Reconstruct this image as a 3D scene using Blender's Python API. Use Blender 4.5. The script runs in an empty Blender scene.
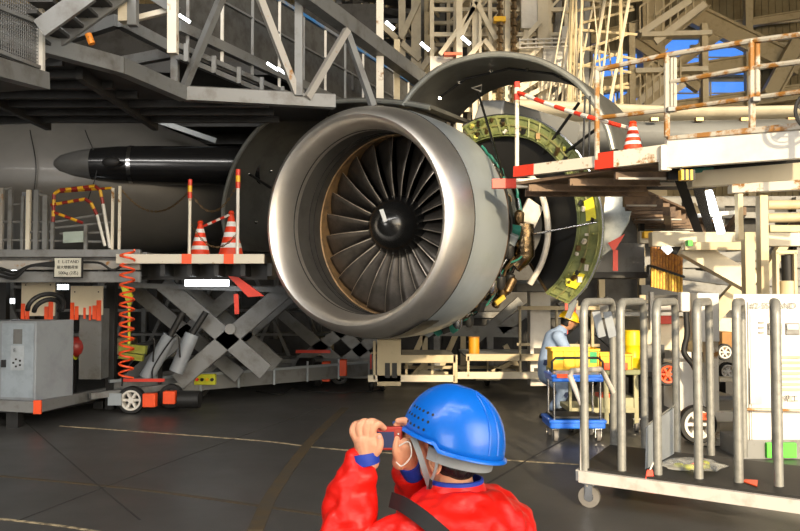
import bpy, math, random
from mathutils import Vector, Matrix, Euler
random.seed(7)
scene = bpy.context.scene
col = scene.collection
V = Vector
# ------------------------------------------------------------------ camera, world, sun, exposure
PITCH = math.radians(2.1); EYE = 1.6; FPX = 800.0
cd = bpy.data.cameras.new('camera'); cam = bpy.data.objects.new('camera', cd); col.objects.link(cam)
cam.location = (0, 0, EYE); cam.rotation_euler = (math.pi/2 + PITCH, 0, 0)
cd.sensor_width = 36; cd.lens = 36; cd.clip_start = 0.05; cd.clip_end = 300
scene.camera = cam
w = bpy.data.worlds.new('sky'); scene.world = w; w.use_nodes = True
nt = w.node_tree; nt.nodes.clear()
sky = nt.nodes.new('ShaderNodeTexSky'); sky.sky_type = 'NISHITA'; sky.sun_disc = False
sky.sun_elevation = math.radians(22); sky.sun_rotation = math.radians(150)
bg = nt.nodes.new('ShaderNodeBackground'); bg.inputs['Strength'].default_value = 0.16
ow = nt.nodes.new('ShaderNodeOutputWorld')
nt.links.new(sky.outputs[0], bg.inputs[0]); nt.links.new(bg.outputs[0], ow.inputs[0])
sd = bpy.data.lights.new('sun', 'SUN'); sd.energy = 4.3; sd.angle = math.radians(1.5); sd.color = (1.0, 0.80, 0.52)
sun = bpy.data.objects.new('sun', sd); col.objects.link(sun)
SUNDIR = V((-0.15, 0.95, -0.27)).normalized()
sun.rotation_euler = SUNDIR.to_track_quat('-Z', 'Y').to_euler()
def area(name, loc, target, sx, sy, power, colr):
    l = bpy.data.lights.new(name, 'AREA'); l.shape = 'RECTANGLE'; l.size = sx; l.size_y = sy; l.energy = power; l.color = colr
    o = bpy.data.objects.new(name, l); col.objects.link(o); o.location = loc
    o.rotation_euler = (V(target) - V(loc)).to_track_quat('-Z', 'Y').to_euler(); return o
area('hangar_door_daylight', (8, -9, 6), (1, 12, 2), 16, 9, 1500, (1.0, 0.90, 0.74))
for k_l in range(3): area('left_fill_strip', (-7+k_l*2.5, -2+k_l, 8), (-2.5, 11, 2.5), 8, .5, 200, (1.0, 0.96, 0.9))  # unseen fill strips, added to brighten the intake lip and left cowl
area('left_front_fill', (-8, -10, 2.6), (-1, 9.5, 2), 4, 5, 420, (1.0, 0.96, 0.90))  # added low fill light at left front, for lip highlights and left cowl
vs = scene.view_settings
vs.view_transform = 'Standard'; vs.look = 'None'; vs.gamma = 1.0; vs.use_curve_mapping = False; vs.exposure = 0.35
# ------------------------------------------------------------------ projection helpers (a pixel and a real depth give a point)
cp, sp = math.cos(PITCH), math.sin(PITCH)
def ray(px, py):
    u = (px-400)/FPX; v = (265.5-py)/FPX
    return V((u, cp - v*sp, sp + v*cp))
def P(px, py, Y):
    r = ray(px, py); return V((0, 0, EYE)) + r*(Y/r.y)
def PZ(px, py, z):
    r = ray(px, py); return V((0, 0, EYE)) + r*((z-EYE)/r.z)
# ------------------------------------------------------------------ materials
MATS = {}
def mat(name, c, rough=0.5, metal=0.0, c2=None, scale=4.0, thr=(0.45, 0.62), bump=0.0, bscale=30.0, emit=None, estr=0.0, alpha=None, coat=0.0, kind='noise', stretch=None, trans=0.0):
    if name in MATS: return MATS[name]
    m = bpy.data.materials.new(name); m.use_nodes = True; n = m.node_tree; b = n.nodes['Principled BSDF']
    b.inputs['Base Color'].default_value = (*c, 1); b.inputs['Roughness'].default_value = rough; b.inputs['Metallic'].default_value = metal
    if coat: b.inputs['Coat Weight'].default_value = coat; b.inputs['Coat Roughness'].default_value = 0.08
    if trans: b.inputs['Transmission Weight'].default_value = trans
    if alpha is not None: b.inputs['Alpha'].default_value = alpha
    if emit: b.inputs['Emission Color'].default_value = (*emit, 1); b.inputs['Emission Strength'].default_value = estr
    tc = n.nodes.new('ShaderNodeTexCoord'); src = tc.outputs['Object']
    if stretch:
        mp = n.nodes.new('ShaderNodeMapping'); mp.inputs['Scale'].default_value = stretch
        n.links.new(src, mp.inputs[0]); src = mp.outputs[0]
    if c2 is None: c2 = tuple(x*0.82 for x in c); 
    if c2:
        t = n.nodes.new('ShaderNodeTexNoise'); t.inputs['Scale'].default_value = scale; t.inputs['Detail'].default_value = 6; t.inputs['Roughness'].default_value = 0.65
        n.links.new(src, t.inputs['Vector'])
        r = n.nodes.new('ShaderNodeValToRGB'); r.color_ramp.elements[0].position = thr[0]; r.color_ramp.elements[1].position = thr[1]
        r.color_ramp.elements[0].color = (*c, 1); r.color_ramp.elements[1].color = (*c2, 1)
        n.links.new(t.outputs['Fac'], r.inputs[0]); n.links.new(r.outputs[0], b.inputs['Base Color'])
    if bump:
        t = n.nodes.new('ShaderNodeTexNoise'); t.inputs['Scale'].default_value = bscale; t.inputs['Detail'].default_value = 3
        bp = n.nodes.new('ShaderNodeBump'); bp.inputs['Strength'].default_value = bump; bp.inputs['Distance'].default_value = 0.02
        n.links.new(src, t.inputs['Vector']); n.links.new(t.outputs['Fac'], bp.inputs['Height']); n.links.new(bp.outputs[0], b.inputs['Normal'])
    MATS[name] = m; return m
rust = (0.30, 0.135, 0.025)
M_lip = mat('polished_lip_metal', (0.84, 0.81, 0.76), 0.46, 1.0, (0.74, 0.71, 0.67), 1.5)
M_cowl = mat('grey_cowl_paint', (0.33, 0.37, 0.40), 0.35, 0.15, (0.28, 0.315, 0.34), 1.2, coat=0.2)
M_inlet = mat('inlet_liner', (0.17, 0.165, 0.155), 0.38, 0.7, (0.12, 0.115, 0.11), 2.5)
M_abrade = mat('abradable_ring', (0.36, 0.22, 0.10), 0.5, 0.3, (0.20, 0.13, 0.07), 9)
M_blade = mat('fan_blade_metal', (0.13, 0.115, 0.10), 0.42, 0.7, (0.09, 0.08, 0.07), 6)
M_edge = mat('blade_edge', (0.85, 0.76, 0.64), 0.35, 0.8)
M_spin = mat('spinner_black', (0.012, 0.012, 0.012), 0.22, 0.1, coat=0.5)
M_black = mat('black_rubber', (0.012, 0.012, 0.012), 0.6)
M_dark = mat('dark_metal', (0.035, 0.035, 0.035), 0.45, 0.5)
M_cowlin = mat('cowl_inner_grey', (0.115, 0.115, 0.105), 0.5, 0.1, (0.085, 0.085, 0.078), 3)
M_green = mat('green_primer', (0.13, 0.16, 0.05), 0.5, 0.1, (0.28, 0.29, 0.10), 5, (0.4, 0.7))
M_green2 = mat('yellow_primer', (0.62, 0.62, 0.12), 0.5)
M_teal = mat('teal_conduit', (0.03, 0.19, 0.15), 0.4)
M_silver = mat('bright_aluminium', (0.6, 0.61, 0.62), 0.25, 1.0, (0.5, 0.5, 0.52), 2)
M_bronze = mat('bronze_pipe', (0.25, 0.17, 0.09), 0.35, 0.9)
M_ivory = mat('ivory_pipe', (0.7, 0.66, 0.58), 0.4)
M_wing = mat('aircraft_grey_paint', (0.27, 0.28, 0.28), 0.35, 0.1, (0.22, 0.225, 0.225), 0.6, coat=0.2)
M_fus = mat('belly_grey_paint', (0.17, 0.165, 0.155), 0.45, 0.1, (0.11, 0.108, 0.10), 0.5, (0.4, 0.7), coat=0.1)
M_fair = mat('black_fairing_paint', (0.018, 0.018, 0.019), 0.25, 0.3, coat=0.5)
M_gsteel = mat('grey_dock_paint', (0.21, 0.215, 0.215), 0.5, 0.2, (0.12, 0.11, 0.10), 3.5, (0.5, 0.72))
M_gsteelr = mat('grey_dock_paint_rusty', (0.36, 0.34, 0.31), 0.5, 0.1, rust, 5.0, (0.60, 0.68))
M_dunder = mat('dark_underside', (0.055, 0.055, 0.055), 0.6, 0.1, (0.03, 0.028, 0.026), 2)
M_mesh = mat('dark_mesh_sheet', (0.10, 0.10, 0.098), 0.7, 0.2, (0.065, 0.062, 0.058), 6)
M_beige = mat('beige_dock_paint', (0.56, 0.47, 0.30), 0.5, 0.0, (0.42, 0.34, 0.20), 2.5, (0.5, 0.7))
M_cream = mat('cream_paint', (0.70, 0.63, 0.48), 0.5, 0.0, (0.58, 0.51, 0.38), 2.0, (0.5, 0.7))
M_creamr = mat('cream_paint_rusty', (0.74, 0.69, 0.58), 0.5, 0.0, rust, 6.0, (0.58, 0.66))
M_railr = mat('rusty_rail', (0.46, 0.43, 0.36), 0.5, 0.1, rust, 7.0, (0.46, 0.56))
M_white = mat('white_paint', (0.72, 0.70, 0.65), 0.45, 0.0, (0.64, 0.61, 0.56), 3)
M_brownp = mat('brown_planks', (0.20, 0.13, 0.08), 0.7, 0.0, (0.10, 0.065, 0.045), 6)
M_olive = mat('tan_wall_sheet', (0.33, 0.27, 0.15), 0.7, 0.0, (0.24, 0.19, 0.10), 1.0)
M_red = mat('red_paint', (0.72, 0.045, 0.02), 0.45, 0.0, (0.60, 0.04, 0.02))
M_orange = mat('fluorescent_orange', (0.95, 0.10, 0.02), 0.45, 0.0, (0.85, 0.08, 0.015))
M_yellow = mat('yellow_paint', (0.85, 0.50, 0.01), 0.45, 0.0, (0.78, 0.44, 0.01))
M_lime = mat('lime_paint', (0.60, 0.62, 0.03), 0.45)
M_blue = mat('blue_plastic', (0.01, 0.15, 0.75), 0.35)
M_chrome = mat('chrome', (0.7, 0.7, 0.7), 0.15, 1.0)
M_galv = mat('galvanised_pipe', (0.27, 0.27, 0.25), 0.42, 0.25, (0.21, 0.21, 0.195), 14)
M_cabg = mat('blue_grey_cabinet', (0.30, 0.33, 0.36), 0.5, 0.1, (0.25, 0.27, 0.30), 2)
M_tube = mat('lit_tube', (1, 1, 1), 0.3, emit=(0.92, 0.97, 1.0), estr=5.0)
# ------------------------------------------------------------------ mesh building
ORG = {}
class G:
    def __init__(s): s.v = []; s.f = []; s.mi = []; s.cur = 0
    def add(s, vs, fs):
        o = len(s.v); s.v += [V(x) for x in vs]; s.f += [tuple(i+o for i in f) for f in fs]; s.mi += [s.cur]*len(fs); return s
    def box(s, c, size, R=None):
        hx, hy, hz = size[0]/2, size[1]/2, size[2]/2; c = V(c)
        pts = [V((x, y, z)) for x in (-hx, hx) for y in (-hy, hy) for z in (-hz, hz)]
        if R is not None: pts = [R @ p for p in pts]
        return s.add([c+p for p in pts], [(0,1,3,2), (4,6,7,5), (0,4,5,1), (2,3,7,6), (0,2,6,4), (1,5,7,3)])
    def hexa(s, b, t):      # quad b and quad t (4 points each, same order)
        return s.add(list(b)+list(t), [(3,2,1,0), (4,5,6,7), (0,1,5,4), (1,2,6,5), (2,3,7,6), (3,0,4,7)])
    def bar(s, a, b, w=0.05, h=None, up=(0,0,1)):
        a = V(a); b = V(b); h = h or w; d = (b-a)
        if d.length < 1e-6: return s
        d.normalize(); up = V(up)
        if abs(d.dot(up)) > 0.98: up = V((0,1,0))
        r = d.cross(up).normalized(); u = r.cross(d)
        q = lambda p: [p - r*w/2 - u*h/2, p + r*w/2 - u*h/2, p + r*w/2 + u*h/2, p - r*w/2 + u*h/2]
        return s.hexa(q(a), q(b))
    def tube(s, pts, r=0.02, n=10, closed=False, cap=True):
        pts = [V(p) for p in pts]; rs = r if isinstance(r, (list, tuple)) else [r]*len(pts)
        o = len(s.v); N = len(pts); prev = None
        for i, p in enumerate(pts):
            if closed: t = (pts[(i+1) % N] - pts[i-1])
            else: t = pts[min(i+1, N-1)] - pts[max(i-1, 0)]
            t.normalize()
            if prev is None:
                u = V((0,0,1)) if abs(t.z) < 0.9 else V((1,0,0)); a = t.cross(u).normalized()
            else:
                a = (prev - t*prev.dot(t)).normalized()
            prev = a; b = t.cross(a)
            for k in range(n):
                an = 2*math.pi*k/n; s.v.append(p + (a*math.cos(an) + b*math.sin(an))*rs[i])
        for i in range(N if closed else N-1):
            j = (i+1) % N
            for k in range(n):
                l = (k+1) % n; s.f.append((o+i*n+k, o+i*n+l, o+j*n+l, o+j*n+k)); s.mi.append(s.cur)
        if cap and not closed:
            s.f.append(tuple(o+k for k in range(n))[::-1]); s.f.append(tuple(o+(N-1)*n+k for k in range(n))); s.mi += [s.cur]*2
        return s
    def lathe(s, prof, O, A, n=48, a0=0, a1=2*math.pi, closed_prof=False, up=(0,0,1)):
        O = V(O); A = V(A).normalized(); up = V(up)
        if abs(A.dot(up)) > 0.95: up = V((0,1,0))
        R = A.cross(up).normalized(); U = R.cross(A).normalized(); o = len(s.v); full = abs(a1-a0-2*math.pi) < 1e-6
        m = n if full else n+1; K = len(prof)
        for i in range(m):
            an = a0 + (a1-a0)*i/n; d = R*math.cos(an) + U*math.sin(an)
            for (l, r) in prof: s.v.append(O + A*l + d*r)
        for i in range(n):
            j = (i+1) % m
            for k in range(K if closed_prof else K-1):
                q = (k+1) % K; s.f.append((o+i*K+k, o+i*K+q, o+j*K+q, o+j*K+k)); s.mi.append(s.cur)
        return s
    def loft(s, rings, cap=True):
        o = len(s.v); n = len(rings[0])
        for r in rings: s.v += [V(p) for p in r]
        for i in range(len(rings)-1):
            for k in range(n):
                l = (k+1) % n; s.f.append((o+i*n+k, o+i*n+l, o+(i+1)*n+l, o+(i+1)*n+k)); s.mi.append(s.cur)
        if cap: s.f.append(tuple(range(o, o+n))[::-1]); s.f.append(tuple(range(o+(len(rings)-1)*n, o+len(rings)*n))); s.mi += [s.cur]*2
        return s
    def ball(s, c, r, R=None, n=20, m=12):
        c = V(c); r = r if isinstance(r, (tuple, list)) else (r, r, r); rings = []
        for i in range(1, m):
            t = math.pi*i/m; ring = []
            for k in range(n):
                p = 2*math.pi*k/n; q = V((r[0]*math.sin(t)*math.cos(p), r[1]*math.sin(t)*math.sin(p), r[2]*math.cos(t)))
                ring.append(c + (R @ q if R is not None else q))
            rings.append(ring)
        return s.loft(rings)
    def sheet(s, a, b, thick, n=None):   # two matching polylines a,b -> thick sheet (thickness along local normal)
        a = [V(p) for p in a]; b = [V(p) for p in b]; N = len(a); nor = []
        for i in range(N):
            t = a[min(i+1, N-1)] - a[max(i-1, 0)]; e = b[i]-a[i]; nor.append(t.cross(e).normalized()*thick)
        rings = [[a[i], b[i], b[i]+nor[i], a[i]+nor[i]] for i in range(N)]
        return s.loft(rings)
    def build(s, name, m, parent=None, smooth=False, bevel=0, sub=0, kind=None, auto=None, remesh=0, label=None):
        org = ORG[parent.as_pointer()] if parent is not None else V((0,0,0))
        if parent is None:
            xs = [p.x for p in s.v]; ys = [p.y for p in s.v]; zs = [p.z for p in s.v]
            org = V(((min(xs)+max(xs))/2, (min(ys)+max(ys))/2, min(zs)))
        me = bpy.data.meshes.new(name); me.from_pydata([tuple(p-org) for p in s.v], [], s.f)
        ms = m if isinstance(m, (list, tuple)) else [m]
        for x in ms: me.materials.append(x)
        if len(ms) > 1: me.polygons.foreach_set('material_index', s.mi)
        me.validate(); 
        o = bpy.data.objects.new(name, me); col.objects.link(o)
        if parent is not None: o.parent = parent
        else: o.location = org
        ORG[o.as_pointer()] = org
        if smooth: 
            me.polygons.foreach_set('use_smooth', [True]*len(me.polygons)); me.update()
            if auto is not False and not remesh: me.set_sharp_from_angle(angle=math.radians(auto or 40))
        if remesh:
            r = o.modifiers.new('r', 'REMESH'); r.mode = 'VOXEL'; r.voxel_size = remesh; r.use_smooth_shade = True
            q = o.modifiers.new('s', 'SMOOTH'); q.factor = 0.5; q.iterations = 4
        if bevel:
            q = o.modifiers.new('b', 'BEVEL'); q.width = bevel; q.segments = 2; q.limit_method = 'ANGLE'
        if sub:
            q = o.modifiers.new('u', 'SUBSURF'); q.levels = sub; q.render_levels = sub
        if kind: o['kind'] = kind
        if label: o['label'] = label
        return o
def thing(name, loc, label, cat, group=None):
    o = bpy.data.objects.new(name, None); o.empty_display_size = 0.1; col.objects.link(o); o.location = loc
    ORG[o.as_pointer()] = V(loc); o['label'] = label; o['category'] = cat
    if group: o['group'] = group
    return o
def tag(o, label, cat, group=None):
    o['label'] = label; o['category'] = cat
    if group: o['group'] = group
    return o
def copy_tree(o, parent=None):
    c = o.copy(); col.objects.link(c)
    if parent is not None: c.parent = parent
    ORG[c.as_pointer()] = ORG[o.as_pointer()]
    for ch in list(o.children): copy_tree(ch, c)
    return c
def bar(name, a, b, w, m, parent=None, h=None, bevel=0.0):
    return G().bar(a, b, w, h).build(name, m, parent, bevel=bevel)
def rod(name, pts, r, m, parent=None, n=10):
    return G().tube(pts, r, n).build(name, m, parent, smooth=True)
def lerp(a, b, t): return V(a)*(1-t) + V(b)*t
def arcpts(pts, n=24):      # smooth curve through points (Catmull-Rom)
    pts = [V(p) for p in pts]; q = [2*pts[0]-pts[1]] + pts + [2*pts[-1]-pts[-2]]; out = []; S = len(pts)-1
    for k in range(n+1):
        t = k/n*S; i = min(int(t), S-1); t -= i; a, b, c, d = q[i:i+4]
        out.append(0.5*((2*b) + (c-a)*t + (2*a-5*b+4*c-d)*t*t + (3*b-3*c+d-a)*t**3))
    return out
def text(body, size, m, parent, pos, xdir, zdir, ext=0.002, name='lettering'):
    cu = bpy.data.curves.new(name, 'FONT'); cu.body = body; cu.size = size; cu.extrude = ext; cu.align_x = 'CENTER'; cu.align_y = 'CENTER'
    cu.materials.append(m); o = bpy.data.objects.new(name, cu); col.objects.link(o)
    x = V(xdir).normalized(); z = V(zdir).normalized(); n = x.cross(z); 
    mtx = Matrix((x, z, n)).transposed().to_4x4(); mtx.translation = V(pos) - ORG[parent.as_pointer()]
    bpy.context.view_layer.update()
    me = bpy.data.meshes.new_from_object(o.evaluated_get(bpy.context.evaluated_depsgraph_get())); bpy.data.objects.remove(o)
    me.transform(mtx); q = bpy.data.objects.new(name, me); col.objects.link(q); q.parent = parent
    if not me.materials: me.materials.append(m)
    return q
# ================================================================== SETTING
mf = mat('hangar_floor', (0.080, 0.078, 0.074), 0.42, 0.0, (0.045, 0.043, 0.041), 0.35, (0.35, 0.7), bump=0.08, bscale=60)
n_ = mf.node_tree; b_ = n_.nodes['Principled BSDF']
wv = n_.nodes.new('ShaderNodeTexNoise'); wv.inputs['Scale'].default_value = 1.3; wv.inputs['Detail'].default_value = 8
mr = n_.nodes.new('ShaderNodeMapRange'); mr.inputs['To Min'].default_value = 0.26; mr.inputs['To Max'].default_value = 0.62
tcn = n_.nodes.new('ShaderNodeTexCoord'); n_.links.new(tcn.outputs['Object'], wv.inputs['Vector']); n_.links.new(wv.outputs['Fac'], mr.inputs['Value']); n_.links.new(mr.outputs[0], b_.inputs['Roughness'])
G().box((4, 12, -0.1), (44, 48, 0.2)).build('floor', mf, kind='structure')
M_tape = mat('worn_tape', (0.55, 0.45, 0.28), 0.6, 0, (0.16, 0.13, 0.09), 14, (0.42, 0.6))
M_stripe = mat('faded_floor_stripe', (0.10, 0.07, 0.035), 0.6, 0, (0.075, 0.062, 0.045), 5, (0.4, 0.6))
M_groove = mat('floor_groove', (0.045, 0.043, 0.04), 0.7)
def strip(i, pts, wd, m, z=0.004):
    pts = [PZ(x, y, 0) for x, y in pts]; pts = arcpts(pts, 20); L = []; R = []
    for k, p in enumerate(pts):
        t = (pts[min(k+1, 20)] - pts[max(k-1, 0)]).normalized(); s = V((-t.y, t.x, 0))*wd/2
        L.append(p+s); R.append(p-s)
    g = G(); g.loft([[L[k]+V((0,0,.0004)), R[k]+V((0,0,.0004)), R[k]+V((0,0,z)), L[k]+V((0,0,z))] for k in range(21)])
    g.build('trim_%d' % i, m, kind='structure')
strip(1, [(60, 426), (250, 440), (345, 450), (600, 466)], 0.035, M_tape)
strip(2, [(0, 476), (150, 491), (300, 512), (420, 530)], 0.05, M_stripe)
strip(3, [(345, 408), (312, 440), (275, 490), (255, 531)], 0.11, M_stripe, 0.006)
strip(4, [(0, 519), (60, 526), (110, 534)], 0.03, M_tape)
strip(5, [(0, 400), (80, 470), (140, 520)], 0.012, M_groove)
strip(6, [(330, 405), (190, 455), (20, 520)], 0.012, M_groove)
strip(7, [(640, 400), (560, 442), (480, 488)], 0.02, M_groove)
G().box((14, -42, -0.12), (120, 60, 0.2)).build('bounce_pavement', mat('apron_concrete', (0.42, 0.38, 0.32), 0.8), kind='structure')  # unseen ground outside, added to bounce warm sunlight up to the intake lip
# back wall : corrugated sheet with an opening row of blue windows
def corrugated(name, x0, x1, z0, z1, Y, m, holes=()):
    g = G(); 
    x = x0; k = 0
    while x < x1:
        segs = [(z0, z1)]
        for (hx0, hx1, hz0, hz1) in holes:
            if hx0 <= x+.1 <= hx1:
                segs = [q for (a, b) in segs for q in ((a, min(b, hz0)), (max(a, hz1), b)) if q[1]-q[0] > .01]
        for (a, b) in segs: 
            g.box((x+.15, Y+.08, (a+b)/2), (.3, .06, b-a)); g.box((x+.15, Y+.03, (a+b)/2), (.16, .06, b-a))
        x += .3
    return g.build(name, m, kind='structure')
YB = 34.0
WIN = []
def winrect(x0, y0, x1, y1):
    a = P(x0, y0, YB); b = P(x1, y1, YB); return (min(a.x, b.x), max(a.x, b.x), min(a.z, b.z), max(a.z, b.z))
for r in ((594, 60, 626, 81), (632, 52, 646, 64), (606, 92, 642, 112), (690, 70, 730, 44), (680, 72, 690, 47), (709, 68, 750, 40), (680, 80, 706, 104), (709, 79, 752, 102), (632, 66, 646, 84)):
    WIN.append(winrect(*r))
WIN = [winrect(590, 84, 646, 52), winrect(652, 76, 752, 38), winrect(590, 116, 646, 90), winrect(670, 106, 752, 80)]
corrugated('wall_back', -22, 26, 0, 17, YB, M_olive, WIN)
M_bluewin = mat('blue_window_glow', (0.05, 0.16, 0.55), 0.3, 0, (0.08, 0.22, 0.65), 1.5, emit=(0.09, 0.30, 0.9), estr=0.8)  # glow in the pane colour stands in for daylight
for i, (x0, x1, z0, z1) in enumerate(WIN):
    f = G(); 
    for (a, b) in (((x0, z0), (x1, z0)), ((x0, z1), (x1, z1)), ((x0, z0), (x0, z1)), ((x1, z0), (x1, z1))):
        f.bar((a[0], YB+.05, a[1]), (b[0], YB+.05, b[1]), .12)
    n = max(2, int((x1-x0)/1.6))
    for k in range(1, n): f.bar((x0+(x1-x0)*k/n, YB+.06, z0), (x0+(x1-x0)*k/n, YB+.06, z1), .07)
    f.bar((x0, YB+.06, (z0+z1)/2), (x1, YB+.06, (z0+z1)/2), .06)
    fo = f.build('window_%d' % (i+1), M_cream, kind='structure')
    G().box(((x0+x1)/2, YB+.12, (z0+z1)/2), (x1-x0, .03, z1-z0)).build('pane', M_bluewin, fo)
G().box((-22.2, 12, 8.5), (.3, 48, 17)).build('wall_left', mat('dark_wall', (0.05, 0.05, 0.048), 0.7), kind='structure')
G().box((26.2, 22, 8.5), (.3, 24, 17)).build('wall_right', M_olive, kind='structure')
G().box((-9, -11.8, 8.5), (26, .3, 17)).build('wall_sun_block', M_olive, kind='structure')  # unseen wall, sized to keep direct sun off the engine and left side
g = G(); g.box((2, 12, 17.2), (49, 48, .3))
for k in range(9): g.bar((-22, -8+k*5, 16.4), (26, -8+k*5, 16.4), .3, .9)
g.build('ceiling', mat('ceiling_sheet', (0.12, 0.115, 0.10), 0.8), kind='structure')
# big portal beams and diagonals on the back wall at the right
def hbeam(g, a, b, w, h):
    g.bar(a, b, w, h*0.16) if False else None
    a = V(a); b = V(b); d = (b-a).normalized(); n = V((0, 1, 0)); u = n.cross(d).normalized()
    g.bar(a+u*h/2, b+u*h/2, w, h*.14); g.bar(a-u*h/2, b-u*h/2, w, h*.14); g.bar(a, b, w*.25, h*.95)
wf = thing('wall_bracing_frame', (P(700, 100, 33).x, 32.8, 0), 'pale steel beams and diagonals in front of the tan corrugated back wall', 'steel frame')
for k, (x0, y0, x1, y1, h, Y) in enumerate([(684, 10, 800, 66, .75, 32.6), (640, 40, 800, 15, .3, 33.3), (590, 88, 800, 55, .6, 32.9), (590, 120, 800, 92, .55, 32.9), (648, 52, 705, 2, .5, 32.4), (634, 42, 700, 88, .4, 32.3),
        (600, 118, 720, 34, .35, 32.5), (800, 40, 770, 95, .6, 32.2), (590, 40, 660, 20, .4, 33)]):
    g = G(); hbeam(g, P(x0, y0, Y), P(x1, y1, Y), .35, h); g.build('diagonal_beam' if abs(y1-y0) > 25 and k not in (2,) else 'cross_beam', M_beige, wf)
for x, wd in ((652, .9), (750, .3), (704, .25)):
    a = P(x, 150, 32.7); G().bar((a.x, a.y, 0), (a.x, a.y, 16.9), wd, wd).build('column', M_beige, wf)
for y in range(4):
    a = P(690, 20+y*9, 33.4); b = P(800, 8+y*12, 33.4); 
    if y in (1, 3): G().bar(a, b, .15, .15).build('wall_rail', M_cream, wf)
# ================================================================== ENGINE
EA = V((math.sin(math.radians(31)), math.cos(math.radians(31)), 0.01)).normalized()   # points aft
EO = P(351, 220, 9.3)
def EP(px, py, L):          # pixel onto the plane across the engine axis, L metres behind the intake lip
    r = ray(px, py); o = V((0, 0, EYE)); return o + r*((EO + EA*L - o).dot(EA)/r.dot(EA))
eng = thing('jet_engine', (EO + EA*1.5)*1.0 - V((0, 0, (EO+EA*1.5).z)) + V((0, 0, .95)), 'large grey jet engine with bare metal intake lip and opened cowls, hanging below the wing', 'jet engine')
# lip: polished ring
lip = [(0.42, 1.115), (0.30, 1.118), (0.2, 1.132), (0.12, 1.152), (0.06, 1.178), (0.02, 1.205), (0.0, 1.235), (0.012, 1.268), (0.045, 1.300), (0.10, 1.332), (0.18, 1.362), (0.28, 1.385), (0.40, 1.40)]
G().lathe(lip, EO, EA, 96).build('intake_lip', M_lip, eng, smooth=True)
G().lathe([(0.405, 1.403), (.6, 1.418), (0.9, 1.425), (1.15, 1.42), (1.34, 1.405), (1.345, 1.37), (1.2, 1.37), (.6, 1.36)], EO, EA, 96).build('intake_cowl', M_cowl, eng, smooth=True)
G().lathe([(1.335, 1.400), (1.385, 1.395), (1.39, 1.36), (1.34, 1.35)], EO, EA, 96).build('cowl_seal', mat('brown_seal', (0.16, 0.09, 0.05), 0.6), eng, smooth=True)
for L in (0.41,):
    G().lathe([(L-.004, 1.4015), (L-.004, 1.4045), (L+.004, 1.4055), (L+.004, 1.4025)], EO, EA, 96, closed_prof=True).build('seam', M_dark, eng)
# dark service patch and red dashed line at the bottom
def patch(name, L0, L1, a0, a1, r, m, n=14, th=.006):
    return G().lathe([(L0, r), (L0, r+th), (L1, r+th), (L1, r)], EO, EA, n, a0, a1, closed_prof=True).build(name, m, eng, smooth=True)
patch('drain_panel', .30, .80, math.radians(284), math.radians(304), 1.414, mat('black_panel', (0.03, 0.03, 0.032), 0.35, 0.3))
G().lathe([(0.42, 1.113), (0.6, 1.12), (0.85, 1.145), (0.96, 1.16)], EO, EA, 96).build('inlet_liner', M_inlet, eng, smooth=True)
G().lathe([(0.33, 1.112), (0.335, 1.108), (0.345, 1.108), (0.35, 1.112)], EO, EA, 96).build('liner_seam', M_dark, eng)
G().lathe([(0.955, 1.161), (0.965, 1.146), (1.05, 1.155), (1.25, 1.18), (1.36, 1.18)], EO, EA, 96).build('rub_strip', M_abrade, eng, smooth=True)
for k in range(2):
    L = .66+.12*k
    G().lathe([(L, 1.127+.012*k), (L, 1.118+.012*k), (L+.006, 1.118+.012*k), (L+.006, 1.128+.012*k)], EO, EA, 96).build('liner_seam', M_dark, eng)
# fan
ER = EA.cross(V((0, 0, 1))).normalized(); EU = ER.cross(EA).normalized()
def epos(L, r, a): return EO + EA*L + (ER*math.cos(a) + EU*math.sin(a))*r
NB = 24
def blade(k):
    a = 2*math.pi*k/NB; g = G(); e = G(); NR = 14; rows = []
    for i in range(NR+1):
        t = i/NR; r = .36 + t*.80; st = math.radians(28 + 36*t)      # stagger from axial
        ch = .24 + .20*math.sin(t*math.pi*.62)
        sweep = .10*t*t - .03*math.sin(t*math.pi); lean = -.02*t + .02*math.sin(math.pi*t)
        cen = 1.15 + sweep*.35; row = []
        for j in range(7):
            s = j/6 - .5; camber = .035*(1-4*s*s)
            ax = s*ch*math.cos(st) - camber*math.sin(st); tan = s*ch*math.sin(st) + camber*math.cos(st)
            an = a + lean + tan/r
            row.append(epos(cen+ax, r, an))
        rows.append(row)
    o = len(g.v)
    for row in rows: g.v += row
    for i in range(NR):
        for j in range(6): g.f.append((i*7+j, i*7+j+1, (i+1)*7+j+1, (i+1)*7+j)); g.mi.append(0)
    b = g.build('fan_blade', M_blade, eng, smooth=True, auto=False)
    so = b.modifiers.new('t', 'SOLIDIFY'); so.thickness = .008; so.offset = 0
    e.tube([row[0] for row in rows], [.0075-.003*i/NR for i in range(NR+1)], 6).build('leading_edge', M_edge, b, smooth=True)
for k in range(NB): blade(k)
G().lathe([(1.03, .385), (1.15, .40), (1.38, .42)], EO, EA, 48).build('fan_hub', M_dark, eng, smooth=True)
sp_ = G().lathe([(.62, .0005), (.625, .035), (.645, .09), (.68, .155), (.74, .235), (.82, .305), (.91, .355), (1.0, .385), (1.04, .39)], EO, EA, 48).build('spinner', M_spin, eng, smooth=True)
for k in range(12):
    a = 2*math.pi*k/12; G().lathe([(0, .0001), (0, .008), (.008, .009)], epos(.925, .364, a), EA, 8).build('bolt', M_chrome, sp_)
patch_a = math.radians(120)
g = G()
SPR = [(.62, .0005), (.625, .035), (.645, .09), (.68, .155), (.74, .235), (.82, .305), (.91, .355), (1.0, .385)]
def on_spinner(px, py, off=.018):
    best = None
    for i in range(380):
        L = .62+i*.001; p = EP(px, py, L); r = (p-EO-EA*L).length; k = 0
        while k < 6 and SPR[k+1][0] < L: k += 1
        pr = SPR[k][1]+(SPR[k+1][1]-SPR[k][1])*(L-SPR[k][0])/(SPR[k+1][0]-SPR[k][0])
        if r <= pr: return p - EA*off - ray(px, py).normalized()*off
    return EP(px, py, .7)
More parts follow.
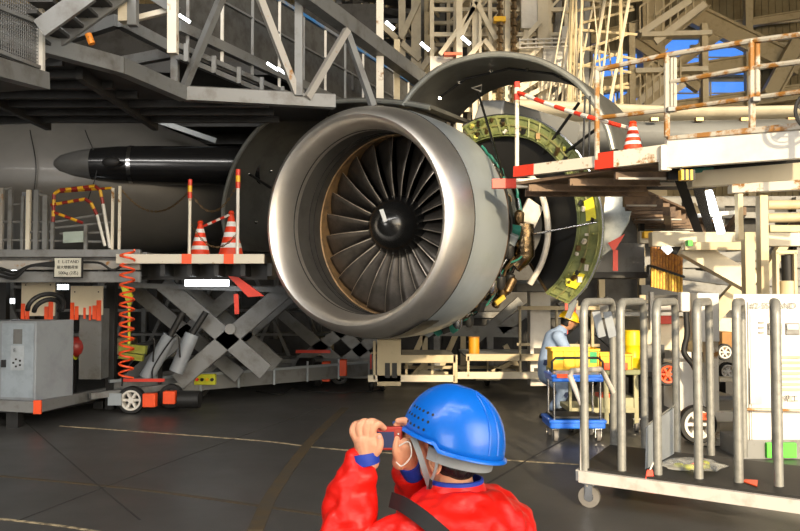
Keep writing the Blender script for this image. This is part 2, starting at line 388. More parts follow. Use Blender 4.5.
q = [on_spinner(x, y) for x, y in ((380, 210), (384, 209), (388, 221), (384.5, 222.5))]
g.hexa(q, [p + EA*.004 for p in q])
g.build('spiral_mark', mat('white_mark', (.9, .9, .88), .4), sp_)
G().lathe([(1.48, .30), (1.48, 1.17)], EO, EA, 64).build('bypass_duct', M_black, eng)
for k in range(20):
    a = 2*math.pi*k/20+.05; g = G()
    g.sheet([epos(1.32, .38, a), epos(1.32, .75, a+.03), epos(1.32, 1.14, a+.06)], [epos(1.44, .38, a+.12), epos(1.44, .75, a+.09), epos(1.44, 1.14, a+.1)], .006).build('guide_vane', M_dark, eng)
# fan case, core, accessories behind the intake
G().lathe([(1.34, 1.29), (1.5, 1.29), (1.52, 1.33), (1.56, 1.33), (1.58, 1.27), (1.95, 1.22), (1.98, 1.27), (2.02, 1.27), (2.02, 1.0)], EO, EA, 72).build('fan_case', mat('fan_case', (0.03, 0.035, 0.03), .5, .4), eng, smooth=True)
G().lathe([(1.9, .95), (1.95, .78), (2.2, .66), (2.8, .6), (3.3, .5), (3.7, .42), (3.9, .36), (3.9, .1)], EO, EA, 48).build('engine_core', mat('core_metal', (0.14, 0.12, 0.10), .4, .7, (.07, .06, .05), 6), eng, smooth=True)
random.seed(3)
for k in range(26):
    a0 = math.radians(random.uniform(-95, 20)); L = random.uniform(1.42, 1.98); r = 1.31+random.random()*.05; sw = math.radians(random.uniform(12, 50))
    pts = [epos(L+.03*math.sin(i*1.3+k), r+.012*math.sin(i*2.1), a0+sw*i/10) for i in range(11)]
    rod('fuel_pipe', pts, random.choice((.009, .013, .018)), random.choice((M_bronze, M_teal, M_teal, M_silver, M_dark)), eng, 8)
for k in range(18):
    a0 = math.radians(random.uniform(-100, 15)); L = random.uniform(1.45, 1.95); c = epos(L, 1.36, a0)
    g = G(); 
    if k % 2: g.tube([c - EU*.1, c-EU*.06, c + EU*.06, c+EU*.1], [.03, .06, .065, .02], 14); g.build('accessory_canister', random.choice((M_bronze, M_silver, M_dark)), eng, smooth=True)
    else: g.box(c, (.12, .1, .16), Euler((random.random(), random.random(), a0)).to_matrix()); g.build('accessory_unit', random.choice((M_dark, M_dark, M_teal, M_cowl)), eng, bevel=.01)
# big silver/bronze canister and bracket visible between cowl and reverser
c = EP(523, 240, 1.9)
G().tube([c+V((0, 0, .22)), c+V((0, 0, .2)), c+V((0, 0, -.2)), c+V((-.03, 0, -.25)), c+V((-.12, 0, -.34))], [.09, .14, .15, .12, .10], 20).build('oil_tank', mat('foil_wrap', (0.30, 0.22, 0.13), .25, 1.0, (.12, .09, .06), 8, bump=.5, bscale=14), eng, smooth=True)
G().box(EP(530, 215, 2.1), (.26, .05, .36), Euler((0, .5, .4)).to_matrix()).build('heat_shield', M_ivory, eng, bevel=.01)
pts = arcpts([EP(x, y, 2.15) for x, y in ((522, 170), (534, 180), (545, 205), (548, 235), (542, 262), (530, 284))], 30)
rod('bleed_duct', pts, .04, M_ivory, eng, 14)
for k, (x, y) in enumerate(((470, 285), (455, 300), (485, 270), (500, 262), (510, 285), (440, 318), (462, 310), (498, 300))):
    c = EP(x, y, 1.7+.05*k)
    G().tube([c+V((-.05, 0, -.10)), c+V((-.04, 0, -.08)), c+V((.04, 0, .08)), c+V((.06, 0, .1))], [.03, .055, .06, .03], 12).build('accessory_canister', (M_dark, M_bronze, M_silver)[k % 3], eng, smooth=True)
for k in range(12):
    a = V(EP(445+6*k, 325-5.5*k+random.uniform(-4, 4), 1.6)); b = V(EP(462+6*k, 300-5*k, 1.9)); m = lerp(a, b, .5)+V((random.uniform(-.05, .05), 0, -.05))
    rod('drain_pipe', arcpts([a, m, b], 8), .012, random.choice((M_silver, M_bronze, M_teal)), eng, 8)
for (x, y, L) in ((500, 300, 1.8), (447, 325, 1.65)):
    G().box(EP(x, y, L), (.16, .03, .06), Euler((0, -.6, .5)).to_matrix()).build('yellow_tag', mat('amber_plate', (.55, .38, .04), .5), eng)
# fan cowls, opened upward: front edge curve, then swept aft
def shell(name, pts, L0, L1, th, m, n=40, label=None):
    c = arcpts([EP(x, y, L0) for x, y in pts], n); d = [p + EA*(L1-L0) for p in c]
    # thickness outward
    return G().sheet(c, d, th).build(name, m, eng, smooth=True, auto=30, label=label)
LC = [(430, 108), (400, 103), (350, 101), (300, 107), (262, 126), (238, 157), (226, 190), (223, 215), (226, 236), (231, 250)]
lc = shell('fan_cowl', LC, 1.32, 2.75, -.045, M_cowlin, label='dark grey opened cowl on the near side')
RC = [(403, 105), (418, 86), (445, 66), (490, 55), (535, 60), (572, 79), (594, 103), (607, 128), (613, 150)]
rc = shell('fan_cowl', RC, 1.32, 2.8, .045, M_cowlin, label='dark grey cowl arched high above the green reverser ring')
def edge(pts, L, m, par, r=.03, off=0):
    rod('edge_rim', arcpts([EP(x, y, L) + EA*0 for x, y in pts], 50), r, m, par, 8)
M_rim = mat('cowl_rim', (.30, .31, .29), .35, .4)
edge(LC, 1.33, M_rim, lc, .032); edge(RC, 1.33, M_rim, rc, .034)
d = EA*0.6
rod('stiffener', [EP(x, y+0, 1.32)+d+V((0, 0, -.03)) for x, y in RC[1:-1]], .016, M_black, rc, 8)
for k in range(9):
    pp = arcpts([EP(x, y, 1.32) for x, y in RC], 40)[5+k*4]+d+V((0, 0, -.04)); G().box(pp, (.04, .04, .04)).build('latch', M_chrome, rc)
q = EP(472, 88, 1.95); g = G().tube([q, q+V((.13, 0, .04)), q+V((.12, 0, -.05))], .014, 6, closed=True); g.build('rod_bracket', M_ivory, rc)
rod('hold_open_rod', [EP(478, 92, 1.95), EP(503, 176, 1.5)], .017, M_chrome, eng)
rod('hold_open_rod', [EP(579, 103, 1.9), EP(543, 153, 2.2)], .02, M_black, eng)
rod('hold_open_rod', [EP(595, 130, 1.9), EP(553, 162, 2.2)], .02, M_black, eng)
rod('hold_open_rod', [EP(530, 235, 2.0), EP(597, 222, 2.1)], .014, M_chrome, eng)
rod('hold_open_rod', [EP(249, 174, 1.5), EP(271, 188, 1.5)], .02, M_black, eng)
for x, y in ((249, 174), (271, 171), (256, 222)): G().ball(EP(x, y, 1.5), .03, n=8, m=6).build('rod_end', M_chrome, lc, smooth=True)
# thrust reverser half: green primed ring, black inner barrel, bright outer skin
RO = [(462, 127), (478, 119), (505, 115), (535, 120), (565, 139), (588, 170), (601, 210), (600, 250), (586, 285), (568, 304)]
RI = [(474, 143), (488, 138), (510, 136), (533, 141), (556, 160), (571, 187), (577, 218), (573, 250), (560, 277), (545, 293)]
N = 48; ro = arcpts([EP(x, y, 2.1) for x, y in RO], N); ri = arcpts([EP(x, y, 2.1) for x, y in RI], N)
rev = thing('thrust_reverser', ORG[eng.as_pointer()], '', ''); del rev['label']; del rev['category']; rev.parent = eng; rev.location = (0, 0, 0)
rings = [[ro[i], ri[i], ri[i]+EA*.10, ro[i]+EA*.10] for i in range(N+1)]
G().loft(rings).build('torque_box', M_green, rev, smooth=True, auto=30)
G().sheet(ro, [lerp(p, EP(500, 215, 2.1), .22)+EA*1.0 for p in ro], .02).build('outer_skin', M_silver, rev, smooth=True, auto=30)
c0 = EP(500, 215, 2.1)
mid_ = [lerp(p, EP(490, 225, 2.1), .50)+EA*.35 for p in ri]; inner = [lerp(p, EP(490, 225, 2.1), .72)+EA*1.3 for p in ri]
G().sheet([p+EA*.1 for p in ri], mid_, .02).build('inner_barrel', M_black, rev, smooth=True, auto=30); G().sheet(mid_, inner, .02).build('core_cowl', M_black, rev, smooth=True, auto=30)
rod('barrel_edge', [ri[-1]+EA*.1, mid_[-1]], .02, M_bronze, rev)
for t in (.12, .5, .88):
    rod('ring_rib', [lerp(ro[i], ri[i], t) - EA*.012 for i in range(0, N+1)], .014, M_green if t != .5 else mat('olive_seal', (.20, .19, .07), .5), rev, 8)
for i in range(1, N, 2):
    G().bar(lerp(ro[i], ri[i], .06)-EA*.014, lerp(ro[i], ri[i], .94)-EA*.014, .02, .03).build('cascade_rib', M_green, rev)
random.seed(11)
for k in range(44):
    i = random.randint(2, N-3); t = random.uniform(.2, .8); c = lerp(ro[i], ri[i], t)-EA*.03
    G().box(c, (.03+.03*random.random(), .04, .03+.05*random.random()), Euler((random.random(), 0, random.random())).to_matrix()).build('clip', random.choice((M_green2, M_dark, M_bronze, M_green, M_bronze, M_ivory)), rev)
for i0, i1 in ((30, 34), (41, 45)):
    G().loft([[lerp(ro[i], ri[i], .2)-EA*.03, lerp(ro[i], ri[i], .6)-EA*.03, lerp(ro[i], ri[i], .6)-EA*.01, lerp(ro[i], ri[i], .2)-EA*.01] for i in range(i0, i1)]).build('yellow_cover', mat('bright_yellow', (.85, .75, .03), .5), rev)
# lower hinged silver flap of the reverser
q = [EP(x, y, 2.5) for x, y in ((606, 182), (620, 190), (633, 204), (629, 222), (614, 248), (596, 262), (602, 225))]
G().loft([q, [p+EA*.03 for p in q]]).build('lower_skin', mat('dull_mirror_skin', (.42, .45, .45), .3, .9, (.25, .28, .28), 3), rev, bevel=.01)
for a, b, wd in (((600, 260), (570, 305), .05), ((585, 285), (560, 300), .08), ((575, 300), (568, 318), .06)):
    bar('latch_beam', EP(*a, 2.3), EP(*b, 2.3), wd, M_cowl, rev)
# pylon joining engine and wing
g = G(); a = [EP(x, y, 2.2) for x, y in ((470, 128), (500, 128), (505, 100), (480, 100))]; b = [p + EA*3.2 + V((0, 0, .25)) for p in a]
g.hexa(a, b); g.build('pylon', M_wing, eng, bevel=.03)
# ================================================================== LEFT SIDE
def panel(name, pts, th, m, parent=None, **k):
    pts = [V(p) for p in pts]; n = (pts[1]-pts[0]).cross(pts[2]-pts[0]).normalized()*th
    g = G(); g.loft([pts, [p+n for p in pts]]); return g.build(name, m, parent, **k)
def chain(name, a, b, sag, m, parent=None, link=.045, r=.006):
    a = V(a); b = V(b); n = max(4, int((b-a).length*1.08/link/.8)); g = G()
    for i in range(n):
        t = (i+.5)/n; c = lerp(a, b, t)-V((0, 0, sag*4*t*(1-t))); t2 = t+.01; d = (lerp(a, b, t2)-V((0, 0, sag*4*t2*(1-t2)))-c).normalized()
        s = d.cross(V((0, 0, 1)) if i % 2 else V((0, 1, .3)))
        if s.length < .1: s = d.cross(V((1, 0, 0)))
        s.normalize(); L = link*.5; W = link*.28
        g.tube([c+d*L*.6+s*W*.7, c+d*L, c+d*L*.6-s*W*.7, c-d*L*.6-s*W*.7, c-d*L, c-d*L*.6+s*W*.7], r, 5, closed=True)
    return g.build(name, m, parent)
def striped(name, pts, r, ms, seg, parent, n=8):
    pts = [V(p) for p in pts]; g = G(); k = 0
    for a, b in zip(pts, pts[1:]):
        c = max(1, round((b-a).length/seg))
        for i in range(c):
            g.cur = k % len(ms); k += 1; g.tube([lerp(a, b, i/c), lerp(a, b, (i+1)/c)], r, n)
    return g.build(name, ms, parent, smooth=True)
def cone(px, ybase, Y, h, label, group=None, z=None):
    b = P(px, ybase, Y); 
    if z is not None: b.z = z
    t = thing('traffic_cone', b, label, 'traffic cone', group); w_ = h*.27
    G().box(b+V((0, 0, .012)), (w_*2.1, w_*2.1, .024)).build('base_plate', M_red, t, bevel=.006)
    g = G(); ms = [mat('cone_orange', (.85, .06, .015), .45), mat('reflective_white', (.85, .85, .85), .4)]; st = [0, .16, .28, .42, .54, .68, .80, 1.0]; 
    for i in range(7):
        g.cur = i % 2; r0 = w_*.82*(1-st[i])+.028; r1 = w_*.82*(1-st[i+1])+.028; g.tube([b+V((0, 0, .024+h*st[i]*.9)), b+V((0, 0, .024+h*st[i+1]*.9))], [r0, r1], 24, cap=i in (0, 6))
    g.build('cone_body', ms, t, smooth=True)
    G().tube([b+V((0, 0, h*.90)), b+V((0, 0, h*.94)), b+V((0, 0, h*1.0))], [.02, .042, .028], 14).build('cap', ms[0], t, smooth=True)
    return t
# --- high dock: big dark deck with edge beams, stair, frame and the long walkway truss
dk = thing('overhead_dock', (-4, 9.2, 0), 'grey steel overhead dock deck with open frame and diagonal braces, upper left', 'dock')
zc = 3.87
def at_z(px, py, z=zc): return PZ(px, py, z)
c1 = at_z(120, 66); c2 = at_z(184, 94); c3 = at_z(335, 102); c0 = at_z(-60, 36); bk = [V((-1.2, 10.5, zc)), V((-9, 10.5, zc))]
pl = panel('deck', [c0, c1, c2, c3, V((-1.0, 10.4, zc)), V((-9, 10.4, zc)), V((-9, 7, zc))], .10, M_dunder, dk)
bar('edge_beam', at_z(-20, 28), c1, .12, M_gsteel, dk, .16); bar('edge_beam', c1, c2, .12, M_gsteel, dk, .16); bar('edge_beam', c2, c3, .12, M_gsteel, dk, .15)
for k in range(7): 
    y = 7.6+k*.42; xe = (c1.x-.45+(c2.x-c1.x)*max(0, (y-c1.y))/(c2.y-c1.y)) if y < c2.y-.1 else c2.x+.9; G().bar((-9, y, zc-.03), (xe, y, zc-.03), .06, .10).build('floor_joist', M_dunder, dk)
for k in range(4): G().bar((-7.4+k*1.4, 7.9, zc-.06), (-7.4+k*1.4, 10.4, zc-.06), .07, .12).build('floor_joist', M_dunder, dk)
G().bar(P(-10, 118, 10.4), P(270, 108, 10.6), .2, .14).build('rear_beam', M_gsteel, dk)
YT = 9.3
for a, b, wd, Ya, Yb in (((224, -8), (183, 90), .075, 8.6, 8.95), ((256, -12), (297, 94), .08, 9, 9.2), ((299, -8), (299, 96), .09, 9.2, 9.2), ((347, 30), (307, 98), .075, 9.6, 9.2), ((346, 30), (373, 106), .075, 9.6, 9.8), ((175, -5), (175, 88), .08, 8.9, 8.9)):
    bar('diagonal_brace' if a[0] != b[0] else 'post', P(*a, Ya), P(*b, Yb), wd, M_gsteelr if a[0] in (256, 347, 140) else M_gsteel, dk)
bar('top_chord', P(292, -16, 8.8), P(440, 94, 13.2), .17, M_gsteel, dk, .2)
bar('post', P(380, -10, 11), P(380, 106, 11), .1, M_creamr, dk); bar('post', P(397, 40, 12), P(397, 108, 12), .09, M_beige, dk)
# frame box
fb = dk
f0 = [at_z(x, y, 4.35) for x, y in ((30, 47), (72, 36), (118, 21), (178, 52), (114, 64), (66, 47))]
for i in range(6): 
    if i != 3 or True: bar('frame_beam', f0[i], f0[(i+1) % 6], .09, M_gsteel, dk, .12)
for i, (x, m_) in enumerate(((124, M_cream), (133, M_gsteel), (173, M_creamr))): 
    yb = (20, 24, 52)[i]; bar('post', P(x, yb+2, 7.4), P(x, -20, 7.4), .085, m_, dk)
bar('hand_rail', P(122, 22, 7.6), P(170, 10, 7.6), .05, M_creamr, dk)
bar('frame_beam', P(140, -12, 7.6), P(176, 10, 7.5), .09, M_gsteel, dk)
g = G().tube([P(88, 34, 6.9), P(92, 44, 6.9)], .03, 8); g.build('orange_tape', mat('orange_tape', (.9, .30, .03), .5, 0, (.3, .08, .02), 30, (.5, .6)), dk)
# stair
st = thing('access_stair', P(80, 20, 7.6)*1.0 - V((0, 0, P(80, 20, 7.6).z-4.3)), 'grey steel stair climbing from the overhead dock, top left corner', 'stair')
s0 = (P(38, 53, 7.3), P(124, -9, 7.3)); s1 = (P(40, 29, 6.6), P(90, -7, 6.6))
bar('stringer', *s0, .04, M_gsteel, st, .17); bar('stringer', *s1, .04, M_gsteel, st, .16)
for k in range(6):
    a = lerp(s0[0], s0[1], (k+.5)/6); b = V((a.x, 6.6, a.z)); G().box(lerp(a, b, .5), (.2, .66, .03)).build('tread', M_dunder, st)
    G().tube([a-V((0, .05, 0)), a-V((0, .02, 0))], .02, 8).build('bolt', M_dark, st)
for k in range(3): bar('guard_bar', P(62+k*22, 30-k*9, 8.2), P(70+k*22, -8, 8.2), .05, M_creamr if k == 1 else M_gsteel, st)
# near walkway, far left
nw = thing('side_walkway', P(10, 75, 6.3)*1.0, 'near grey walkway edge with mesh guard and white end post, top left', 'walkway')
bar('side_beam', P(-60, 52, 5.4), P(43, 81, 6.9), .12, M_gsteel, nw, .145)
panel('deck', [P(-60, 62, 5.4), P(43, 89, 6.9), P(43, 89, 6.9)+V((-2.2, .6, 0)), P(-60, 62, 5.4)+V((-2, .6, 0))], .04, M_dunder, nw)
bar('end_post', P(41, 73, 6.8), P(41, -12, 6.8), .05, M_white, nw)
bar('hand_rail', P(-20, 0, 6.0), P(41, 24, 6.8), .03, M_gsteel, nw); bar('hand_rail', P(-20, 44, 6.0), P(41, 68, 6.8), .03, M_gsteel, nw)
# perforated guard built as crossed wires
g = G()
for k in range(30):
    t = k/29; a = lerp(P(-25, 46, 6.0), P(40, 70, 6.8), t); b = lerp(P(-25, -75, 6.0), P(40, -30, 6.8), t)
    g.bar(a, b, .006)
for k in range(30):
    t = k/29; g.bar(lerp(P(-25, 46, 6.0), P(-25, -75, 6.0), t), lerp(P(40, 70, 6.8), P(40, -30, 6.8), t), .006)
g.build('mesh_guard', M_gsteel, nw)
# long walkway receding to the right
lw = thing('mesh_walkway', (-1.3, 10.6, 0), 'long walkway with dark mesh guard and blue topped rail receding behind the braces', 'walkway')
A0 = P(178, 26, 8.7); A1 = P(445, 152, 16.5); 
def wk(t, h=0, off=0): p = lerp(A0, A1, t); return p + V((0, 0, h)) + V((-.93, .37, 0))*off*-1
bar('deck_beam', wk(0), wk(1), .08, M_gsteel, lw, .12); bar('deck_beam', wk(0, -.22), wk(1, -.22), .06, M_gsteel, lw, .06); bar('deck_beam', wk(0, -.34), wk(1, -.34), .06, M_gsteel, lw, .06)
panel('deck', [wk(0, -.28), wk(1, -.28), wk(1, -.28, -.8), wk(.12, -.28, -.8)], .05, M_dunder, lw)
panel('mesh_sheet', [wk(0, .07, -.03), wk(1, .07, -.03), wk(1, .98, -.03), wk(0, .98, -.03)], .01, M_mesh, lw)
bar('mid_rail', wk(0, .55), wk(1, .55), .025, M_gsteel, lw)
bar('top_rail', wk(0, 1.0), wk(1, 1.0), .045, mat('blue_rail', (.05, .22, .55), .4, 0, (.25, .27, .3), 1.5, (.45, .55)), lw)
for k in range(12): bar('rail_post', wk(k/12*.9+.02, -.25), wk(k/12*.9+.02, 1.0), .035, M_white if k % 2 else M_gsteel, lw)
for k in range(16): G().box(wk(.01+k/17, -.28, .05), (.05, .05, .2)).build('joist_end', M_gsteel, lw)
for x, y, Y in ((184, 18, 8.6), (272, 66, 9.9), (282, 71, 9.9)):
    tag(G().tube([P(x-5, y-3, Y), P(x+6, y+4, Y)], .017, 8).build('strip_light', M_tube), 'short lit white lamp under the mesh walkway, %s' % {184: 'beside the stair frame', 272: 'left of a close pair', 282: 'right of a close pair'}[x], 'lamp', 'lamps under the walkway')
# dark slabs and a screen, put in to keep the left background dark
dd = thing('rear_shade_dock', (-5, 16, 0), 'dark dock slabs and screen added for shade behind and above the grey fuselage', 'dock')
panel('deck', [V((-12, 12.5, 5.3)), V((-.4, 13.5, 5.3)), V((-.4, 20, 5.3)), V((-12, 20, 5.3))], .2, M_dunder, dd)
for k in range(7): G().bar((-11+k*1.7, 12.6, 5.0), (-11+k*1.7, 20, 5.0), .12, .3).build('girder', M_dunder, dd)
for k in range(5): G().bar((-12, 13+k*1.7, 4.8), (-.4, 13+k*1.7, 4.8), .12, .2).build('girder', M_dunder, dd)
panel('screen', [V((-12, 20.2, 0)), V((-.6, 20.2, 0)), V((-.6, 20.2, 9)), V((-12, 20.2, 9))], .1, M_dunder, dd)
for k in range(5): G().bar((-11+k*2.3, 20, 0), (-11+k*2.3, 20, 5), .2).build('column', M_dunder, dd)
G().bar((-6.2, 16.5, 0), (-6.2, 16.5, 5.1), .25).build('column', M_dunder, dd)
# --- aircraft belly and fairing
def ell(cx, cy, Y, hx, hz, n=28):
    c = P(cx, cy, Y); return [c + V((0, hx*math.cos(2*math.pi*i/n), hz*math.sin(2*math.pi*i/n))) for i in range(n)]
Yf = 14.0; s_ = Yf/800
fus = thing('aircraft_fuselage', (P(60, 190, Yf).x, Yf, 0), 'grey aircraft belly behind the left lift, under the dark docks', 'aircraft')
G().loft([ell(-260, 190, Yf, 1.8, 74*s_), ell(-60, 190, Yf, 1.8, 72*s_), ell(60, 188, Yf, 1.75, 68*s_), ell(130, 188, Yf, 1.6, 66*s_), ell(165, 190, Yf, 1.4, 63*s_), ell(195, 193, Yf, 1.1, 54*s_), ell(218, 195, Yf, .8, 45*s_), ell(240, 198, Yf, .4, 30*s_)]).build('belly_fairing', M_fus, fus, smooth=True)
G().lathe([(0, .001), (.03, .07), (.12, .14), (.35, .21), (.6, .25), (.62, .252)], P(53, 164, 12.4), V((1, .10, .005)), 32).build('fairing_tip', mat('fairing_tip', (.10, .10, .097), .45), fus, smooth=True)
G().lathe([(.60, .255), (1.0, .29), (1.5, .30), (3.2, .31)], P(53, 164, 12.4), V((1, .10, .005)), 40).build('flap_fairing', M_fair, fus, smooth=True)
G().lathe([(1.17, .30), (1.17, .305), (1.23, .305), (1.23, .30)], P(53, 164, 12.4), V((1, .10, .005)), 40).build('joint_ring', M_chrome, fus, smooth=True)
G().ball(P(111, 162, 12.1), (.14, .05, .08)).build('fuel_vent', M_black, fus, smooth=True)
G().bar(P(158, 121, 12.6), P(216, 141, 12.8), .05, .08).build('flap_edge', M_cowl, fus)
for x0, x1 in ((85, 97), (30, 36)):
    rod('panel_seam', arcpts([P(x0, 130, 12.42), P(x1, 165, 12.25), P(x0+3, 200, 12.3)], 10), .008, M_dark, fus, 5)
# --- scissor lift with platform
zt = 2.10; 
lf = thing('scissor_lift', (P(190, 400, 12).x, 12, 0), 'large grey scissor lift with white edged platform beside the engine intake', 'scissor lift')
Lx = P(116, 255, 10).x; Rx = -1.70
G().box(((Lx+Rx)/2, 11.4, zt-.05), (Rx-Lx, 2.7, .10)).build('platform_deck', M_dunder, lf)
g = G().box(((Lx+Rx)/2, 10.02, zt-.05), (Rx-Lx, .06, .12)); g.build('platform_edge', mat('pale_edge', (.62, .58, .48), .5, 0, rust, 8, (.6, .68)), lf, bevel=.008)
for px in (187, 229): G().box((P(px, 258, 10).x, 9.985, zt-.05), (.12, .02, .122)).build('red_mark', M_orange, lf)
G().box(((Lx+Rx)/2, 10.6, zt-.2), (Rx-Lx-.1, .1, .2)).build('under_frame', M_dark, lf)
for k in range(6): G().box((Lx+.2+k*.34, 11.4, zt-.18), (.06, 2.5, .16)).build('under_joist', M_dark, lf)
for dy, nm in ((0, 'near'), (1.1, 'far')):
    Ya = 11.5+dy
    for a, b in (((163, 283), (266, 372)), ((284, 291), (178, 382))):
        a_ = P(*a, 11.5); b_ = P(*b, 11.5); G().bar((a_.x, Ya, a_.z), (b_.x, Ya, b_.z), .07, .25).build('scissor_arm', M_gsteel, lf, bevel=.01)
for a, b in (((135, 290), (240, 376)), ((236, 292), (125, 384))):
    bar('scissor_arm', P(*a, 12.3), P(*b, 12.3), .07, M_gsteel, lf, .22)
G().tube([P(230, 329, 11.40), P(230, 329, 11.55)], .075, 20).build('pivot_pin', M_gsteel, lf, smooth=True)
bar('cross_tube', P(118, 285, 11.4), P(285, 290, 11.4), .07, M_gsteel, lf)
for a, m_, b in (((146, 378), (170, 336), (183, 312)), ((176, 372), (192, 334), (206, 312))):
    A_ = P(*a, 11.2); Mm = P(*m_, 11.25); B_ = P(*b, 11.3)
    cy = rod('hydraulic_cylinder', [A_, Mm], .10, M_cabg, lf, 20); rod('piston_rod', [Mm, B_], .045, M_black, cy, 14)
    rod('hose', arcpts([lerp(A_, Mm, .4)+V((0, -.12, 0)), lerp(A_, Mm, .8)+V((-.12, -.2, .1)), lerp(A_, Mm, .2)+V((-.3, -.15, 0)), A_+V((-.3, -.1, -.1))], 14), .012, M_black, cy, 6)
b0 = PZ(112, 409, 0); b1 = PZ(368, 384, 0); b0.z = b1.z = .27
bar('base_beam', b0, b1, .14, M_gsteel, lf, .22); bar('base_beam', b0+V((0, 1.3, 0)), b1+V((0, 1.2, 0)), .14, M_gsteel, lf, .22)
bar('base_rail', b0+V((0, -.12, .13)), b1+V((0, -.12, .13)), .05, M_cowl, lf, .04)
for k in range(5): bar('base_cross_member', lerp(b0, b1, .04+k*.22), lerp(b0, b1, .04+k*.22)+V((0, 1.25, 0)), .1, M_gsteel, lf)
for k in range(5): bar('junction_post', lerp(b0, b1, .3+k*.14)+V((0, -.13, -.12)), lerp(b0, b1, .3+k*.14)+V((0, -.13, .22)), .03, M_cowl, lf)
def wheel(parent, c, r, wd, ax=(0, 1, 0), name='wheel', m=M_black, hub=M_white):
    c = V(c); ax = V(ax).normalized()
    t = G().lathe([(-wd/2, r*.72), (-wd/2, r*.94), (-wd*.3, r), (wd*.3, r), (wd/2, r*.94), (wd/2, r*.72)], c, ax, 32).build(name, m, parent, smooth=True)
    g = G().lathe([(-wd/2-.004, r*.60), (-wd/2-.006, r*.74), (wd/2+.006, r*.74), (wd/2+.004, r*.6)], c, ax, 32, closed_prof=True)
    g.lathe([(-wd/2, .001), (-wd/2, r*.22), (wd/2, r*.22), (wd/2, .001)], c, ax, 16)
    u = ax.cross(V((0, 0, 1))); 
    for k in range(6):
        a = math.pi*k/3; d = V((0, 0, 1))*math.sin(a)+u*math.cos(a); g.bar(c+d*r*.15, c+d*r*.65, r*.16, wd*.7, up=ax)
    g.build('hub', hub, t, smooth=True); return t
wc = PZ(138, 411, 0)+V((0, 0, .185)); wheel(lf, wc+V((0, -.25, 0)), .185, .11)
wf2 = wc+V((0, -.34, 0))
G().box(wf2+V((-.20, 0, .02)), (.18, .03, .16)).build('wheel_plate', M_cowl, lf)
G().box(wf2+V((.27, 0, .01)), (.17, .12, .18)).build('orange_bumper', M_orange, lf, bevel=.01); G().box(wf2+V((.52, .05, .04)), (.16, .12, .17)).build('orange_bumper', M_orange, lf, bevel=.01)
wheel(lf, wc+V((.42, .15, 0)), .17, .1, hub=M_dark)
G().tube([wc+V((.62, -.2, 0)), wc+V((.9, -.2, .0))], .12, 20).build('drive_motor', M_dark, lf, smooth=True)
bar('red_guard_rail', wc+V((-.1, -.3, .27)), wc+V((.45, -.3, .27)), .04, M_red, lf)
g = G().box(lerp(b0, b1, .32)+V((0, -.2, .06)), (.32, .08, .16)); cb = g.build('control_box', M_lime, lf, bevel=.01)
for k in range(4): G().tube([lerp(b0, b1, .32)+V((-.11+.075*k, -.24, .06)), lerp(b0, b1, .32)+V((-.11+.075*k, -.27, .06))], .025, 12).build('button', (M_red, M_dark, M_yellow, M_dark)[k], cb)
# struts between base and floor: wheels further right
wheel(lf, (b1.x-.5, b1.y-.1, .16), .16, .1, hub=M_dark)
wheel(lf, (b0.x+.9, b0.y+1.3, .17), .17, .1, hub=M_dark); wheel(lf, (b1.x-.4, b1.y+1.2, .16), .16, .1, hub=M_dark)
tag(G().box(P(207, 279, 10.7), (.58, .05, .19)).build('fluorescent_lamp', M_tube), 'bright rectangular lamp glowing under the lift platform', 'lamp')
g = G(); q = [P(x, y, 10.4) for x, y in ((228, 276), (238, 277), (264, 296), (248, 297))]; g.loft([q, [p+V((0, .06, 0)) for p in q]]); g.build('red_bracket', M_red, lf)
bar('red_strap', P(236, 294, 10.35), P(237, 314, 10.35), .06, M_red, lf, .01)
# posts, chains, cones on platform
for px, y0, m_, w2 in ((190, 181, M_creamr, .02), (238, 171, M_white, .022)):
    Yp = 10.08; a = P(px, y0, Yp); b = V((a.x, a.y, zt-.02)); p_ = rod('chain_post', [b, a], w2, m_, lf)
    k = (a.z-b.z); striped('post_top', [a-V((0, 0, .22)), a+V((0, 0, .02))], w2+.008, [M_red, M_yellow, M_red], .08, p_)
chain('barrier_chain', P(190, 190, 10.08), P(238, 182, 10.08), .32, M_bronze, lf); chain('barrier_chain', P(122, 190, 10.5), P(190, 190, 10.08), .28, M_bronze, lf)
chain('barrier_chain', P(190, 222, 10.08), P(238, 232, 10.08), .25, M_bronze, lf)
cone(200, 252, 10.55, .48, 'small orange and white traffic cone on the lift platform, left one', 'cones on the lift platform', zt)
cone(231, 250, 10.45, .60, 'tall orange and white traffic cone on the lift platform by the white post', 'cones on the lift platform', zt)
striped('cone_bar', [P(204, 226, 10.5), P(229, 215, 10.4)], .018, [M_red, M_white], .06, None); bpy.data.objects['cone_bar']['label'] = 'red and white bar between the two cones on the lift platform'; bpy.data.objects['cone_bar']['category'] = 'barrier bar'
# --- left handrails and platform
lp = thing('work_platform', (P(50, 300, 10.5).x, 10.8, 0), 'grey work platform with posts and yellow and red striped handrails, far left', 'work platform')
zp = P(50, 252, 10.2).z
G().box((P(40, 0, 10.3).x, 11.0, zp-.05), (2.9, 1.5, .1)).build('platform_deck', M_gsteel, lp)
for dz, h_ in ((-.02, .1), (-.17, .12), (-.32, .14)): G().box((P(50, 0, 10.1).x, 10.18, zp+dz), (2.35, .08, h_)).build('side_beam', M_gsteelr if dz == -.17 else M_gsteel, lp, bevel=.01)
for x, y0, m_, w_ in ((2, 188, M_gsteelr, .05), (11, 190, M_gsteel, .05), (23, 196, M_gsteel, .035), (29, 190, M_creamr, .05), (37, 190, M_gsteel, .06), (46, 196, M_gsteel, .06), (53, 206, M_gsteel, .04), (113, 188, M_creamr, .03), (120, 186, M_creamr, .03), (86, 225, M_gsteel, .04)):
    a = P(x, y0, 10.3); bar('rail_post', (a.x, a.y, zp-.05), a, w_, m_, lp)
